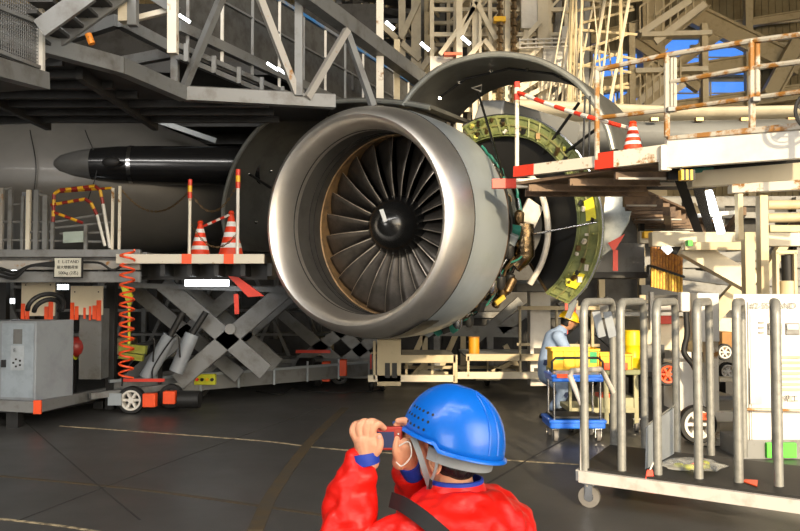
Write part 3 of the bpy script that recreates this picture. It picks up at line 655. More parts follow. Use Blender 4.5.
for (x0, y0, x1, y1) in ((0, 190, 12, 188), (8, 205, 24, 204), (0, 222, 53, 222), (28, 232, 53, 232), (55, 222, 104, 214), (55, 228, 113, 222), (60, 234, 112, 232), (0, 240, 113, 242), (37, 194, 47, 196)):
    rod('cross_rail', [P(x0, y0, 10.3), P(x1, y1, 10.35)], .017, M_gsteel, lp, 8)
panel('clear_sheet', [P(22, 192, 10.5), P(28, 192, 10.5), P(28, 222, 10.5), P(22, 222, 10.5)], .01, M_cabg, lp)
panel('tool_tray', [P(63, 232, 10.2), P(83, 231, 10.2), P(83, 242, 10.2), P(63, 243, 10.2)], .02, mat('pale_green', (.35, .42, .38), .5), lp)
cols = [mat('maroon', (.28, .02, .015), .45), mat('amber', (.75, .42, .02), .45)]
striped('striped_handrail', [P(53, 222, 10.25), P(54, 194, 10.25), P(60, 190, 10.25), P(95, 186, 10.3), P(100, 190, 10.3), P(103, 204, 10.3)], .022, cols, .075, lp)
rod('handrail_leg', [P(103, 204, 10.3), P(110, 248, 10.3)], .022, M_white, lp)
striped('striped_handrail', [P(51, 205, 10.25), P(85, 199, 10.3), P(91, 203, 10.3), P(97, 215, 10.3)], .022, cols, .075, lp)
rod('handrail_leg', [P(97, 215, 10.3), P(105, 246, 10.3)], .02, M_white, lp)
striped('striped_handrail', [P(53, 212, 10.25), P(83, 223, 10.3)], .02, cols, .075, lp)
striped('striped_handrail', [P(58, 192, 10.6), P(112, 188, 10.6)], .018, cols, .09, lp)
for x in (1, 30, 110): 
    a = P(x, 260, 11.2); bar('support_leg', (a.x, 11.3, 0), (a.x, 11.3, zp-.1), .12, M_dark, lp)
for k in range(3):
    rod('hose', arcpts([P(0, 268+k*4, 10.05), P(15, 272+k*3, 10), P(30, 266, 9.98), P(55, 262+k*2, 10.0)], 16), .018, M_black, lp, 8)
rod('hose', arcpts([P(82, 262, 10.05), P(100, 263, 10.0), P(112, 270, 10.0), P(122, 266, 10.0)], 14), .016, M_black, lp, 8)
sg = thing('load_sign', P(68, 277, 9.95), 'small white sign with black border on the edge of the far left platform', 'sign')
c = P(68.5, 267.5, 10.02); w_, h_ = .33, .235
G().box(c, (w_+.03, .03, h_+.03)).build('frame', M_black, sg); G().box(c+V((0, -.012, 0)), (w_, .03, h_)).build('face', mat('sign_face', (.55, .54, .46), .5), sg)
M_ink = mat('ink', (.02, .02, .02), .6)
text('E  L-STAND', .052, M_ink, sg, c+V((.01, -.030, .07)), (1, 0, 0), (0, 0, 1)); text('最大積載荷重', .045, M_ink, sg, c+V((0, -.030, 0)), (1, 0, 0), (0, 0, 1)); text('500kg (2名)', .052, M_ink, sg, c+V((.01, -.030, -.07)), (1, 0, 0), (0, 0, 1))
# cream guard panels with orange drips
for k, (x0, y0, x1, y1) in enumerate(((22, 279, 55, 316), (71, 286, 103, 315))):
    Yp = 10.9; a = P(x0, y0, Yp); b = P(x1, y1, Yp)
    t = thing('guard_panel', ((a.x+b.x)/2, Yp, b.z), ('taller cream square panel with orange lower corners above the grey cabinet', 'shorter cream square panel with orange drips, right of the taller one')[k], 'panel', 'cream panels under the far left platform')
    G().box(((a.x+b.x)/2, Yp, (a.z+b.z)/2), (b.x-a.x, .03, a.z-b.z)).build('plate', M_cream, t, bevel=.005)
    g = G(); random.seed(k+5); W = b.x-a.x
    for xx, ww, hh in ((.03, .05, .17), (W-.05, .06, .2), (.09, .05, .12), (W-.11, .05, .13)) + (((W*.45, .03, .1), (W*.62, .03, .12)) if k else ()):
        g.bar((a.x+xx, Yp-.02, b.z-.05-random.random()*.03), (a.x+xx, Yp-.02, b.z+hh), ww, .015)
    g.build('orange_corner', M_orange, t)
    bar('hanger', ((a.x+b.x)/2, Yp+.03, a.z-.02), ((a.x+b.x)/2, Yp+.03, zp-.1), .08, M_dark, t)
    for dx in (.06, W-.06):
        G().tube([(a.x+dx, Yp-.02, a.z-.08), (a.x+dx, Yp-.012, a.z-.08)], .01, 8).build('screw', M_dark, t)
a = P(92, 316, 11); tag(G().box((a.x, 11.1, (a.z+.35)/2+.1), (.3, .3, a.z-.35)).build('grey_column', M_gsteel), 'plain grey column under the shorter cream panel', 'column')
# cabinet on chassis
ca = thing('control_cabinet', (P(36, 402, 9.9).x, 10, .2), 'blue grey steel cabinet with white notice and latch, lower far left', 'cabinet')
corner = P(35, 402, 9.75); ld = (P(-25, 398, 9.9)-corner); ld.z = 0; rd = V((P(73, 400, 10.35).x-corner.x, .6, 0)); zb = corner.z; ztp = P(35, 321, 9.75).z
q = [V((p.x, p.y, zb)) for p in (corner, corner+rd, corner+rd+ld, corner+ld)]
g = G().loft([q, [V((p.x, p.y, ztp)) for p in q]]); g.build('body', M_cabg, ca, bevel=.012)
dn = V((ld.y, -ld.x, 0)).normalized(); dn = dn if dn.y < 0 else -dn; dx_ = -ld.normalized()
def onface(u, v_, out=.006): return corner - dx_*u + dn*out + V((0, 0, v_))
panel('door', [onface(.03, .05), onface(.46, .05), onface(.46, .95), onface(.03, .95)], .006, mat('cab_door', (.36, .42, .48), .45), ca)
panel('grey_label', [onface(.18, .70, .014), onface(.30, .70, .014), onface(.30, .88, .014), onface(.18, .88, .014)], .003, M_gsteel, ca)
nb = panel('notice', [onface(.15, .38, .014), onface(.33, .38, .014), onface(.33, .68, .014), onface(.15, .68, .014)], .003, mat('notice_paper', (.45, .50, .55), .6), ca)
text('E:', .06, M_ink, ca, onface(.27, .62, .02), dx_, (0, 0, 1), .001)
g = G()
for k in range(5):
    a = k*1.25; g.box(onface(.24+.05*math.cos(a), .47+.045*math.sin(a), .018), (.022, .006, .022))
g.build('warning_symbol', M_ink, nb)
G().box(onface(.42, .46, .02), (.05, .03, .09)).build('latch', M_dark, ca)
rod('cable_loop', [corner+V((0, .25, ztp-zb+.04)) + V((.22*math.cos(a), .1*math.sin(a), .13+.16*math.sin(a))) for a in [math.pi*k/12 for k in range(-1, 14)]], .03, M_dark, ca, 10)
rod('cable_loop', [corner+V((0, .3, ztp-zb+.04)) + V((.16*math.cos(a), .1*math.sin(a), .1+.12*math.sin(a))) for a in [math.pi*k/12 for k in range(-1, 14)]], .03, M_black, ca, 10)
ch = thing('trailer_chassis', (P(60, 410, 10).x, 10.2, 0), 'grey low chassis carrying the blue grey cabinet, far left floor', 'chassis')
for (x0, y0, x1, y1, Ya, Yb, hh, m_) in ((-20, 404, 36, 407, 9.6, 9.6, .13, M_gsteel), (36, 407, 115, 390, 9.6, 11.6, .13, M_gsteel), (90, 396, 190, 384, 10.6, 11.6, .08, M_gsteel)):
    bar('side_rail', P(x0, y0, Ya), P(x1, y1, Yb), .08, m_, ch, hh)
a = P(36, 402, 9.57); G().box(a+V((.02, 0, -.06)), (.09, .03, .16)).build('orange_tape_mark', M_orange, ch)
for x, Yq in ((15, 9.75), (100, 11.4)): a = P(x, 405, Yq); bar('foot', (a.x, Yq, 0), (a.x, Yq, .22), .14, M_dark, ch)
panel('belly_plate', [PZ(-20, 412, .12), PZ(36, 414, .12), PZ(115, 398, .12), PZ(0, 385, .12)], .03, M_dark, ch)
# drum, coil hose, yellow bracket
dr = thing('air_tank', P(78, 356, 10.7), 'small maroon tank with a yellow band, right of the grey cabinet', 'tank')
a = P(72, 347, 11.0); G().tube([a+V((-.1, 0, 0)), a+V((.08, 0, 0)), a+V((.15, 0, 0)), a+V((.19, 0, 0))], [.14, .14, .10, .02], 24).build('body', cols[0], dr, smooth=True)
G().tube([a+V((.0, 0, -.03)), a+V((.06, 0, -.03))], .146, 24).build('band', M_lime, dr, smooth=True)
bar('bracket', a+V((0, 0, -.8)), a+V((0, 0, -.1)), .1, M_dark, dr)
hx = [P(125, 240, 9.9)*1.0]; pts = []
z1_ = P(126, 250, 9.95).z; z0_ = P(128, 378, 9.95).z; xh = P(127, 300, 9.95).x
for k in range(13*12+1):
    t = k/(13*12); a = 2*math.pi*k/12; r_ = .085 if t > .15 else .085; pts.append(V((xh+r_*math.cos(a), 9.95+r_*math.sin(a), z1_+(z0_-z1_)*t)))
tag(rod('coiled_air_hose', pts, .014, M_orange, None, 6), 'orange coiled air hose hanging beside the scissor lift', 'hose')
yb_ = thing('yellow_stand', P(130, 345, 10.2), 'yellow bracket on a thin post behind the orange coiled hose', 'bracket')
q = [P(x, y, 10.15) for x, y in ((120, 285), (126, 287), (132, 295), (130, 305), (127, 304))]
G().loft([q, [p+V((0, .05, 0)) for p in q]]).build('hook_plate', M_lime, yb_)
rod('post', [P(129, 300, 10.2), P(129, 345, 10.2)], .018, M_lime, yb_); bar('foot_bar', P(120, 347, 10.2), P(146, 350, 10.2), .1, mat('dull_lime', (.25, .27, .03), .5), yb_); bar('foot_bar', P(120, 355, 10.2), P(143, 358, 10.2), .08, MATS['dull_lime'], yb_); qs = P(129, 347, 10.25); bar('stem', qs, V((qs.x, 11.6, qs.z)), .05, M_dark, yb_); bar('stem', V((qs.x, 11.6, qs.z)), V((qs.x, 11.6, 0)), .05, M_dark, yb_)
for (x, y, w_, label) in ((11, 270, 14, 'tiny lit lamp at the far left edge below the platform'), (57, 287, 10, 'lit lamp between the two cream panels'), (10, 301, 8, 'dim lit lamp behind the grey cabinet')):
    tag(G().box(P(x if x != 57 else 63, y, 12.6), (w_*12.6/800, .05, .08)).build('distant_lamp', M_tube), label, 'lamp')
# dark machinery behind (low left)
mc = thing('rear_rack', (-3.0, 15.5, 0), 'dark grey open rack of shelves and frames behind the scissor lift', 'rack')
random.seed(21)
for k in range(9):
    x = -7.5+k*.85; bar('upright', (x, 15.5, 0), (x, 15.5, 2.3), .08, M_gsteel, mc)
for k in range(5): bar('shelf', (-7.6, 15.5, .4+k*.45), (-.6, 15.5, .4+k*.45), .6 if k % 2 else .1, M_gsteel, mc, .05)
for k in range(10):
    x = -7+k*.7; bar('diagonal_strut', (x, 15.3, .4), (x+random.choice((-.7, .7)), 15.3, 2.0), .06, M_gsteel, mc)
for k in range(14):
    x = -7.2+k*.48; G().box((x, 15.5, .62+.9*(k % 2)), (.3, .35, .25+.15*random.random())).build('stored_box', random.choice((M_dark, M_gsteel, M_cabg, M_beige, M_cream)), mc)
# second scissor lift behind the engine
s2 = thing('scissor_lift', (P(315, 380, 14.8).x, 15, 0), 'smaller dim scissor lift with red wheel guards seen under the engine intake', 'scissor lift')
b0_ = PZ(258, 386, 0)+V((0, 0, .28)); b1_ = PZ(385, 379, 0)+V((0, 0, .28)); b1_.y = b0_.y = 14.4
bar('base_beam', b0_, b1_, .12, M_gsteel, s2, .34); bar('base_beam', b0_+V((0, .8, 0)), b1_+V((0, .8, 0)), .12, M_gsteel, s2, .3)
for a, b in (((280, 312), (338, 362)), ((352, 324), (296, 364)), ((322, 312), (372, 362)), ((385, 330), (345, 362))):
    bar('scissor_arm', P(*a, 14.5), P(*b, 14.5), .09, M_gsteel, s2, .2)
bar('platform', P(262, 300, 14.6), P(400, 318, 14.6), .8, M_dark, s2, .1)
c = V((P(308, 372, 14).x, 13.95, .32))
G().tube([c+V((-.2, 0, 0)), c+V((-.14, 0, 0)), c+V((.1, 0, 0)), c+V((.12, 0, 0))], [.1, .19, .19, .15], 20).build('drive_motor', M_dark, s2, smooth=True)
wheel(s2, c+V((.18, 0, -.1)), .22, .12, ax=(1, 0, 0), hub=M_cowl)
G().box(c+V((.33, -.05, -.04)), (.14, .2, .34)).build('orange_bumper', M_orange, s2, bevel=.01); G().box(c+V((.62, 0, .02)), (.12, .2, .28)).build('orange_bumper', M_orange, s2, bevel=.01)
bar('red_guard_rail', c+V((-.2, -.05, .3)), c+V((.4, -.05, .3)), .05, M_red, s2); bar('red_edge', c+V((1.1, -.05, -.2)), c+V((1.1, -.05, .25)), .03, M_red, s2)
tag(rod('floor_cable', [v_+V((0, 0, .012)) for v_ in arcpts([PZ(x, y, 0) for x, y in ((256, 392), (280, 395), (293, 389), (310, 392), (345, 393), (385, 390))], 30)], .012, M_black), 'thin black cable lying on the floor below the intake', 'cable')
# ================================================================== MAINTENANCE STAND UNDER THE ENGINE
sn = thing('engine_stand', (P(480, 388, 12.4).x, 12.6, 0), 'long beige steel work stand under the engine with open frame and casters', 'work stand')
def bx(par, name, x0, y0, x1, y1, Y, d, m, bv=.006):
    a = P(x0, y0, Y); b = P(x1, y1, Y); return G().box(((a.x+b.x)/2, Y+d/2, (a.z+b.z)/2), (abs(b.x-a.x), d, abs(a.z-b.z))).build(name, m, par, bevel=bv)
for x0, y0, x1, y1, Y, d, nm in ((368, 375, 455, 382, 12.0, .08, 'lower_beam'), (455, 372, 600, 379, 12.4, .08, 'lower_beam'), (400, 355, 456, 363, 12.0, .06, 'deck_edge'), (466, 354, 560, 361, 12.4, .06, 'deck_edge'),
        (377, 340, 401, 386, 12.0, .3, 'box_column'), (452, 355, 458, 383, 12.0, .08, 'post'), (404, 356, 408, 380, 12.5, .06, 'post'), (430, 356, 434, 378, 12.6, .06, 'post'), (466, 356, 470, 378, 12.4, .06, 'post'), (486, 360, 489, 376, 13.2, .05, 'post'),
        (518, 306, 522, 376, 12.4, .07, 'post'), (372, 341, 376, 380, 12.0, .06, 'post'), (517, 343, 530, 346, 12.4, .05, 'cross_bar'), (518, 306, 600, 310, 12.4, .07, 'cross_bar'), (371, 352, 400, 354, 12.2, .05, 'cross_bar'), (530, 344, 600, 347, 12.9, .05, 'cross_bar'), (520, 374, 600, 377, 13.2, .06, 'cross_bar'),
        (555, 306, 559, 378, 12.6, .08, 'post'), (590, 306, 595, 378, 12.6, .08, 'post'), (440, 366, 520, 369, 13.5, .08, 'cross_bar'), (404, 366, 450, 369, 13.2, .08, 'cross_bar')):
    bx(sn, nm, (x0+(1 if nm == 'post' else 0)), y0, x1-(.4 if nm == 'post' else 0), y1, Y, d, M_beige if nm != 'lower_beam' else M_cream)
a = P(402, 356, 12.0); b = P(456, 356, 12.0)
G().box(((a.x+b.x)/2, 12.8, a.z-.03), (b.x-a.x, 1.5, .03)).build('tread_plate', M_gsteel, sn)
a = P(466, 355, 12.4); b = P(600, 355, 12.4); G().box(((a.x+b.x)/2, 13.2, a.z-.03), (b.x-a.x, 1.5, .03)).build('tread_plate', M_cabg, sn)
for x in (385, 392):
    for y in (370,): bx(sn, 'dark_slot', x, y-7, x+5, y+8, 11.99, .01, M_dark, 0)
bx(sn, 'main_column', 530, 292, 551, 386, 12.7, .3, M_white); bx(sn, 'head_plate', 516, 283, 562, 292, 12.6, .6, M_gsteel, .02); bx(sn, 'head_plate', 512, 280, 560, 284, 12.5, .6, M_cowl, .02)
for y in (348, 368): bx(sn, 'dark_slot', 534, y, 547, y+9, 12.69, .01, M_dark, 0)
for x in (371, 382, 487, 545, 594): 
    c = PZ(x, 391 if x < 400 else 386, 0); wheel(sn, (c.x, max(c.y, 12.1), .1), .1, .05, ax=(1, .2, 0), name='caster', hub=M_dark)
    G().bar((c.x, max(c.y, 12.1), .1), (c.x, max(c.y, 12.1), .36), .04).build('caster_fork', M_dark, sn)
for a, b in (((492, 372), (512, 362)), ((410, 378), (426, 362)), ((476, 378), (500, 378)), ((418, 372), (448, 374)), ((495, 370), (520, 374))):
    bar('brace', P(*a, 13.0), P(*b, 13.0), .07, M_beige, sn)
bu = thing('orange_canister', P(474, 355, 12.7), 'small amber cylinder standing on the beige engine stand', 'canister')
p = P(474, 355, 12.7); G().tube([p+V((0, 0, -.01)), p+V((0, 0, .27))], .085, 20).build('body', mat('amber_tin', (.70, .32, .02), .4), bu, smooth=True); G().tube([p+V((0, 0, .27)), p+V((0, 0, .29))], .09, 20).build('lid', mat('amber_tin_lid', (.45, .2, .02), .4), bu, smooth=True)
# stands further back under the engine
sb = thing('rear_trestle', (1.2, 15.6, 0), 'beige grey trestle frames behind the engine stand, in the shade', 'trestle')
for x0, y0, x1, y1, w_ in ((425, 330, 425, 372, .10), (437, 322, 437, 372, .12), (463, 330, 463, 372, .1), (420, 330, 520, 332, .2), (440, 370, 460, 325, .1), (408, 368, 426, 330, .1), (500, 330, 540, 300, .2), (490, 320, 490, 372, .12), (505, 345, 520, 372, .1), (520, 300, 470, 345, .16), (560, 300, 615, 345, .2), (610, 300, 560, 350, .2), (575, 300, 575, 372, .1)):
    bar('trestle_bar', P(x0, y0, 15.5), P(x1, y1, 15.5), w_, M_gsteel if w_ > .11 else M_beige, sb)
for x in (425, 490, 575): a = P(x, 372, 15.5); bar('foot', (a.x, a.y, 0), (a.x, a.y, a.z), .12, M_gsteel, sb)
dk2 = thing('machine_housing', (P(600, 350, 17).x, 17, 0), 'dark low machine housing in the shade behind the trestles', 'machine')
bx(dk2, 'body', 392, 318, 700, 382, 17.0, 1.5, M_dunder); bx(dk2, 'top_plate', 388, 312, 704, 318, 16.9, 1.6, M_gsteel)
for k in range(7): bx(dk2, 'vent_panel', 400+k*42, 330, 430+k*42, 360, 16.97, .03, M_dark)
# ================================================================== RIGHT DOCK
rd = thing('low_dock', (P(600, 160, 8.5).x, 8.5, 0), 'cream dock platform with red edge marks reaching over the reverser, brown underside', 'dock')
def edgebeam(x0, y0, Y0, x1, y1, Y1, h, marks, nm='edge_beam'):
    a = P(x0, y0, Y0); b = P(x1, y1, Y1); g = G(); ms = [M_creamr, M_red]; prev = 0
    for t0, t1 in marks + [(1, 1)]:
        g.cur = 0
        if t0 > prev: g.bar(lerp(a, b, prev), lerp(a, b, t0), .08, h)
        g.cur = 1
        if t1 > t0: g.bar(lerp(a, b, t0), lerp(a, b, t1), .084, h+.004)
        prev = t1
    return g.build(nm, ms, rd)
edgebeam(492, 184, 8.9, 690, 181, 8.9, .10, [(0, .12)])
edgebeam(516, 172, 8.6, 598, 162, 7.7, .11, [(0, .27)])
edgebeam(597, 162, 7.68, 668, 153, 7.15, .15, [(.0, .28)])
zu = P(600, 172, 7.7).z
A = P(516, 177, 8.6); B = P(668, 160, 7.15)
def lft(y): return A.x+(B.x-A.x)*min(1, max(0, (8.6-y)/1.45)) if y < 8.6 else (A.x+.5*(y-8.6) if y < 8.95 else 2.5+.35*(y-9))
panel('deck', [V((A.x, A.y, zu)), V((B.x, B.y, zu)), V((B.x+.3, 9.0, zu)), V((7.2, 16.5, zu)), V((lft(16.5), 16.5, zu)), V((lft(9.6), 9.6, zu))], .03, M_brownp, rd)
for k in range(21):
    y = 7.6+k*.43; xr = B.x+.2+max(0, y-8.6)*.52
    if xr > lft(y)+.2:
        G().bar((lft(y), y, zu-(.055 if y < 9 else .09)), (xr, y, zu-(.055 if y < 9 else .09)), .07, .07 if y < 9 else .14).build('floor_joist', M_brownp, rd); G().bar((lft(y)+.02, y-.05, zu-(.085 if y < 9 else .15)), (xr, y-.05, zu-(.085 if y < 9 else .15)), .02, .02).build('joist_flange', M_gsteelr if k % 4 == 0 else M_brownp, rd)
for k in range(3): bar('girder', V((lft(9.4)+.5+k*.9, 9.4, zu-.2)), V((lft(16)+.5+k*.9, 16, zu-.2)), .08, M_brownp, rd, .1)
def rr(par, pts, r, m, name): return rod(name, [P(*p) for p in pts], r, m, par, 8)
rr(rd, [(517, 83, 8.6), (517, 172, 8.6)], .022, M_creamr, 'chain_post'); 
striped('post_top', [P(517, 100, 8.6), P(517, 82, 8.6)], .032, [M_red, M_cream, M_red], .07, rd)
striped('barrier_tape', arcpts([P(517, 92, 8.6), P(545, 103, 8.2), P(575, 113, 7.9), P(596, 119, 7.65), P(632, 129, 7.9)], 12), .022, [M_red, M_white], .14, rd)
rr(rd, [(597, 70, 7.65), (597, 160, 7.65)], .026, M_railr, 'rail_post')
cone(633, 152, 7.75, .30, 'small orange and white traffic cone on the right dock platform')
rr(rd, [(585, 96, 9), (583, 160, 9)], .012, M_dark, 'cable'); rr(rd, [(590, 96, 9), (589, 160, 9)], .012, M_dark, 'cable')
# upper white walkway with rusted railing
hd = thing('railed_walkway', (P(740, 140, 6.8).x, 6.8, 0), 'white walkway with rust streaked open railing across the right side', 'walkway')
def bz(par, name, p0, p1, th, m, d=.1):   # fascia between two pixels-with-depth (top-left y, bottom-left y, Y), (top-right ...)
    (x0, t0, u0, Y0), (x1, t1, u1, Y1) = p0, p1
    q = [P(x0, u0, Y0), P(x1, u1, Y1), P(x1, t1, Y1), P(x0, t0, Y0)]; 
    return G().loft([q, [p+V((0, d, 0)) for p in q]]).build(name, m, par, bevel=.006)
bz(hd, 'fascia', (667, 139, 168, 7.1), (830, 126, 156, 6.3), 0, M_white, .08)
bz(hd, 'kick_board', (668, 136, 140, 7.08), (830, 119, 127, 6.28), 0, M_railr, .05)
bz(hd, 'lower_beam', (692, 171, 187, 7.3), (830, 160, 178, 6.6), 0, M_cream, .12)
bz(hd, 'lower_beam', (732, 184, 193, 7.0), (830, 178, 188, 6.5), 0, M_creamr, .1)
bz(hd, 'dark_web', (668, 160, 180, 7.5), (830, 150, 172, 6.8), 0, M_dark, .05)
bz(hd, 'green_strip', (692, 168, 173, 7.28), (714, 167, 172, 7.2), 0, M_teal, .03)
q0 = P(668, 168, 7.1); q1 = P(830, 156, 6.3)
panel('deck', [V((q0.x, q0.y+.08, q0.z+.12)), V((q1.x, q1.y+.08, q0.z+.12)), V((q1.x+.3, 9.5, q0.z+.12)), V((q0.x+.2, 9.5, q0.z+.12))], .04, M_dunder, hd)
yb = lambda x, a, b: a+(b-a)*(x-597)/(800-597)
Yr = lambda x: 7.65-(x-597)*.0062
for x, w_ in ((667, .028), (672, .018), (675, .018), (752, .03), (757, .018), (758, .018)):
    y0 = {667: 54, 752: 40}.get(x, 58 if x < 700 else 44); y1 = 137 if x in (667, 752) else 112 if x < 700 else 98
    rr(hd, [(x, y0, Yr(x)), (x, y1+ (0 if x < 700 else -6 if x == 752 else 0), Yr(x))], w_, M_railr, 'rail_post')
for pts, r_ in (([(597, 70), (667, 55), (752, 41), (830, 31)], .026), ([(671, 82), (752, 68), (830, 58)], .024), ([(597, 118), (667, 110), (752, 98), (830, 88)], .022)):
    rr(hd, [(x, y, Yr(x)) for x, y in pts], r_, M_railr, 'rail_bar')
for x in (671, 756): bx(hd, 'clamp', x-3, yb(x, 118, 94)-3, x+5, yb(x, 118, 94)+2, Yr(x)-.05, .06, M_gsteel)
bx(hd, 'end_plate', 661, 145, 672, 170, 7.1, .08, M_creamr); bx(hd, 'dark_slot', 680, 163, 682, 172, 7.05, .02, M_dark, 0)
g = G(); a = P(681, 172, 7.0); g.cur = 0
for k in range(6): g.cur = k % 2; g.box(a+V((.0+.02*k, 0, -.03)), (.02, .08, .09))
g.build('hazard_stripe_block', [M_yellow, M_ink], hd)
# supporting steelwork below
sw = thing('dock_steelwork', (P(740, 260, 9).x, 9.2, 0), 'beige columns, beams and round tubes carrying the right dock', 'steel frame')
for nm, x0, y0, x1, y1, Y, d, m in (('column', 760, 195, 770, 300, 8.6, .12, M_beige), ('column', 745, 232, 756, 300, 9.2, .12, M_beige), ('column', 738, 190, 744, 240, 9.0, .1, M_beige),
        ('cross_beam', 640, 231, 690, 243, 10.5, .12, M_cream), ('cross_beam', 652, 232, 830, 246, 9.9, .15, M_cream), ('cross_beam', 684, 242, 760, 250, 9.8, .1, M_beige), ('cross_beam', 770, 225, 830, 232, 8.9, .1, M_beige), ('yellow_end', 644, 231, 653, 238, 10.4, .1, M_yellow), ('green_sticker', 688, 240, 693, 246, 9.6, .1, mat('lime_sticker', (.1, .75, .08), .5))):
    bx(sw, nm, x0, y0, x1, y1, Y, d, m)
for y in (205, 218): rod('round_tube', [P(768, y, 9.2), P(840, y-1, 9.0)], .055, M_beige, sw, 14)
for x, Y in ((765, 8.66), (750, 9.26)): a = P(x, 300, Y); G().box((a.x, Y+.05, a.z/2), (.1, .1, a.z)).build('column', M_beige, sw)
for x, Y in ((640, 10.5), (662, 10.3)): pass
bar('diagonal_beam', P(684, 246, 10.2), P(752, 284, 10.2), .2, M_cream, sw, .24); bar('diagonal_beam', P(700, 262, 10.5), P(752, 288, 10.5), .05, M_dark, sw, .05)
bar('diagonal_beam', P(754, 270, 11), P(700, 330, 11), .12, M_beige, sw, .2)
for a, b, Y in (((648, 270), (752, 283), 12), ((640, 290), (760, 290), 13), ((640, 262), (760, 255), 13.5)): bar('long_pipe', P(*a, Y), P(*b, Y), .16, M_gsteel, sw)
def glare(nm, pts, m): panel(nm, [P(*p) for p in pts], .02, m, sw)
glare('chute_side', [(675, 182, 8.6), (686, 182, 8.6), (703, 232, 9.4), (694, 232, 9.4)], M_dark); glare('chute_side', [(692, 186, 8.6), (704, 186, 8.6), (714, 232, 9.4), (706, 232, 9.4)], M_silver)
glare('chute_bend', [(694, 214, 9.2), (738, 210, 9.2), (738, 214, 9.2), (694, 218, 9.2)], M_white)
tag(G().tube([P(708, 192, 9.0), P(714, 212, 9.1)], .05, 12).build('glow_tube', M_tube), 'upper of two glowing tubes added as glare beneath the white walkway', 'lamp', 'glare tubes under the walkway'); tag(G().tube([P(717, 218, 9.1), P(721, 232, 9.2)], .045, 12).build('glow_tube', M_tube), 'lower of two glowing tubes added as glare beneath the white walkway', 'lamp', 'glare tubes under the walkway')  # glowing tubes standing in for glare on a mirrored strip
tag(G().tube([P(664, 246, 10.0), P(670, 252, 10.0)], .045, 12).build('glow_tube', M_tube), 'small bright work lamp beside the amber slatted curtain', 'lamp')
hc = thing('hydraulic_jack', P(790, 300, 8.3), 'cream hydraulic jack with black rod in a forked bracket above the white cabinet', 'jack')
rod('rod', [P(788, 290, 8.3), P(787, 255, 8.3)], .06, M_black, hc, 14); rod('barrel', [P(788, 300, 8.3), P(788, 281, 8.3)], .09, M_beige, hc, 18)
bx(hc, 'fork', 776, 252, 780, 300, 8.2, .1, M_beige); bx(hc, 'fork', 794, 252, 798, 300, 8.2, .1, M_beige); bx(hc, 'fork_top', 776, 250, 798, 254, 8.2, .1, M_beige)
bar('base', P(787, 297, 8.35), (P(787, 297, 8.35).x, 8.35, .02), .12, M_gsteel, hc)
gy = thing('grey_hopper', P(620, 285, 11.2), 'grey steel box hanging below the brown platform underside', 'box')
bx(gy, 'body', 594, 243, 645, 274, 11.2, .8, M_gsteel); bx(gy, 'lower_lip', 590, 272, 648, 278, 11.1, 1.0, M_dunder); bx(gy, 'hanger', 610, 215, 616, 243, 11.6, .1, M_dark); bx(gy, 'hanger', 640, 215, 645, 243, 11.6, .1, M_dark)
rs = thing('red_warning_streamer', P(614, 270, 9.9), 'red triangular flag and strap hanging below the silver reverser skin', 'streamer')
panel('flag', [P(608, 243, 9.9), P(625, 234, 9.9), P(614, 252, 9.9)], .01, M_red, rs); panel('strap', [P(613, 250, 9.9), P(618, 250, 9.9), P(618, 271, 9.9), P(613, 271, 9.9)], .01, M_red, rs)
ac = thing('slatted_curtain', P(664, 292, 10.6), 'amber slatted hanging panel in two tiers below the right dock', 'curtain')
g = G(); g2 = G(); random.seed(9)
for k in range(11):
    x = 652+k*2.9; yo = k*1.0; w_ = .03
    a = P(x, 245+yo, 10.6+k*.03); b = P(x, 266+yo, 10.6+k*.03); c = P(x, 287+yo*.6, 10.6+k*.03)
    g.bar(a, b, w_, .05, up=(0, 1, 0)); g2.bar(b, c, w_, .05, up=(0, 1, 0))
g.build('upper_tier', mat('amber_slat', (.62, .26, .03), .5, 0, (.35, .12, .02), 20), ac); g2.build('lower_tier', mat('yellow_slat', (.80, .48, .03), .5, 0, (.55, .25, .02), 20), ac)
bar('rail', P(651, 266, 10.55), P(684, 277, 10.9), .03, M_dark, ac); bar('rail', P(651, 245, 10.6), P(684, 256, 10.9), .04, M_dark, ac)
# wing behind the right dock
wg = thing('aircraft_wing', (P(700, 130, 14).x, 14.5, 0), 'light grey aircraft wing leading edge running behind the right railing', 'aircraft wing')
def foil(px, y0, y1, Y):
    a = P(px, (y0+y1)/2, Y); hz = (y1-y0)/2*Y/800; return [a+V((0, 2.4*(1-math.cos(t))*.5+(.0), hz*math.sin(t)*(1.0))) if False else a+V((0, 1.2-1.2*math.cos(t), hz*math.sin(t))) for t in [2*math.pi*i/24 for i in range(24)]]
G().loft([foil(520, 112, 150, 14.4), foil(640, 111, 152, 14.0), foil(760, 108, 160, 13.6), foil(900, 104, 170, 13.2)]).build('leading_edge', M_wing, wg, smooth=True)
G().loft([foil(520, 90, 118, 15.4), foil(700, 100, 120, 15.0), foil(900, 96, 116, 14.8)]).build('upper_skin', M_cream, wg, smooth=True)
for x in (655, 700, 745, 792): bx(wg, 'slat_bracket', x-4, 117, x+4, 121, 13.9, .1, M_bronze)
fn = thing('ventilation_fan', P(800, 125, 6.2), 'black caged fan cropped by the right edge beside the rusty railing', 'fan')
c = P(812, 111, 6.2)
for r_ in (.13, .09, .05): G().tube([c+V((r_*math.cos(a), -.02*(r_ < .1), r_*1.1*math.sin(a))) for a in [math.pi*k/12 for k in range(24)]], .006 if r_ < .12 else .014, 6, closed=True).build('cage_ring', M_black, fn)
for k in range(5):
    a = 2*math.pi*k/5; G().bar(c+V((0, .04, 0)), c+V((.1*math.cos(a), .04, .1*math.sin(a))), .05, .01, up=(0, 1, 0)).build('fan_blade', M_dark, fn)
G().tube([c+V((0, .02, 0)), c+V((0, .12, 0))], .035, 12).build('motor', M_black, fn); bar('stem', c+V((0, .08, -.02)), c+V((0, .08, -.42)), .03, M_black, fn)

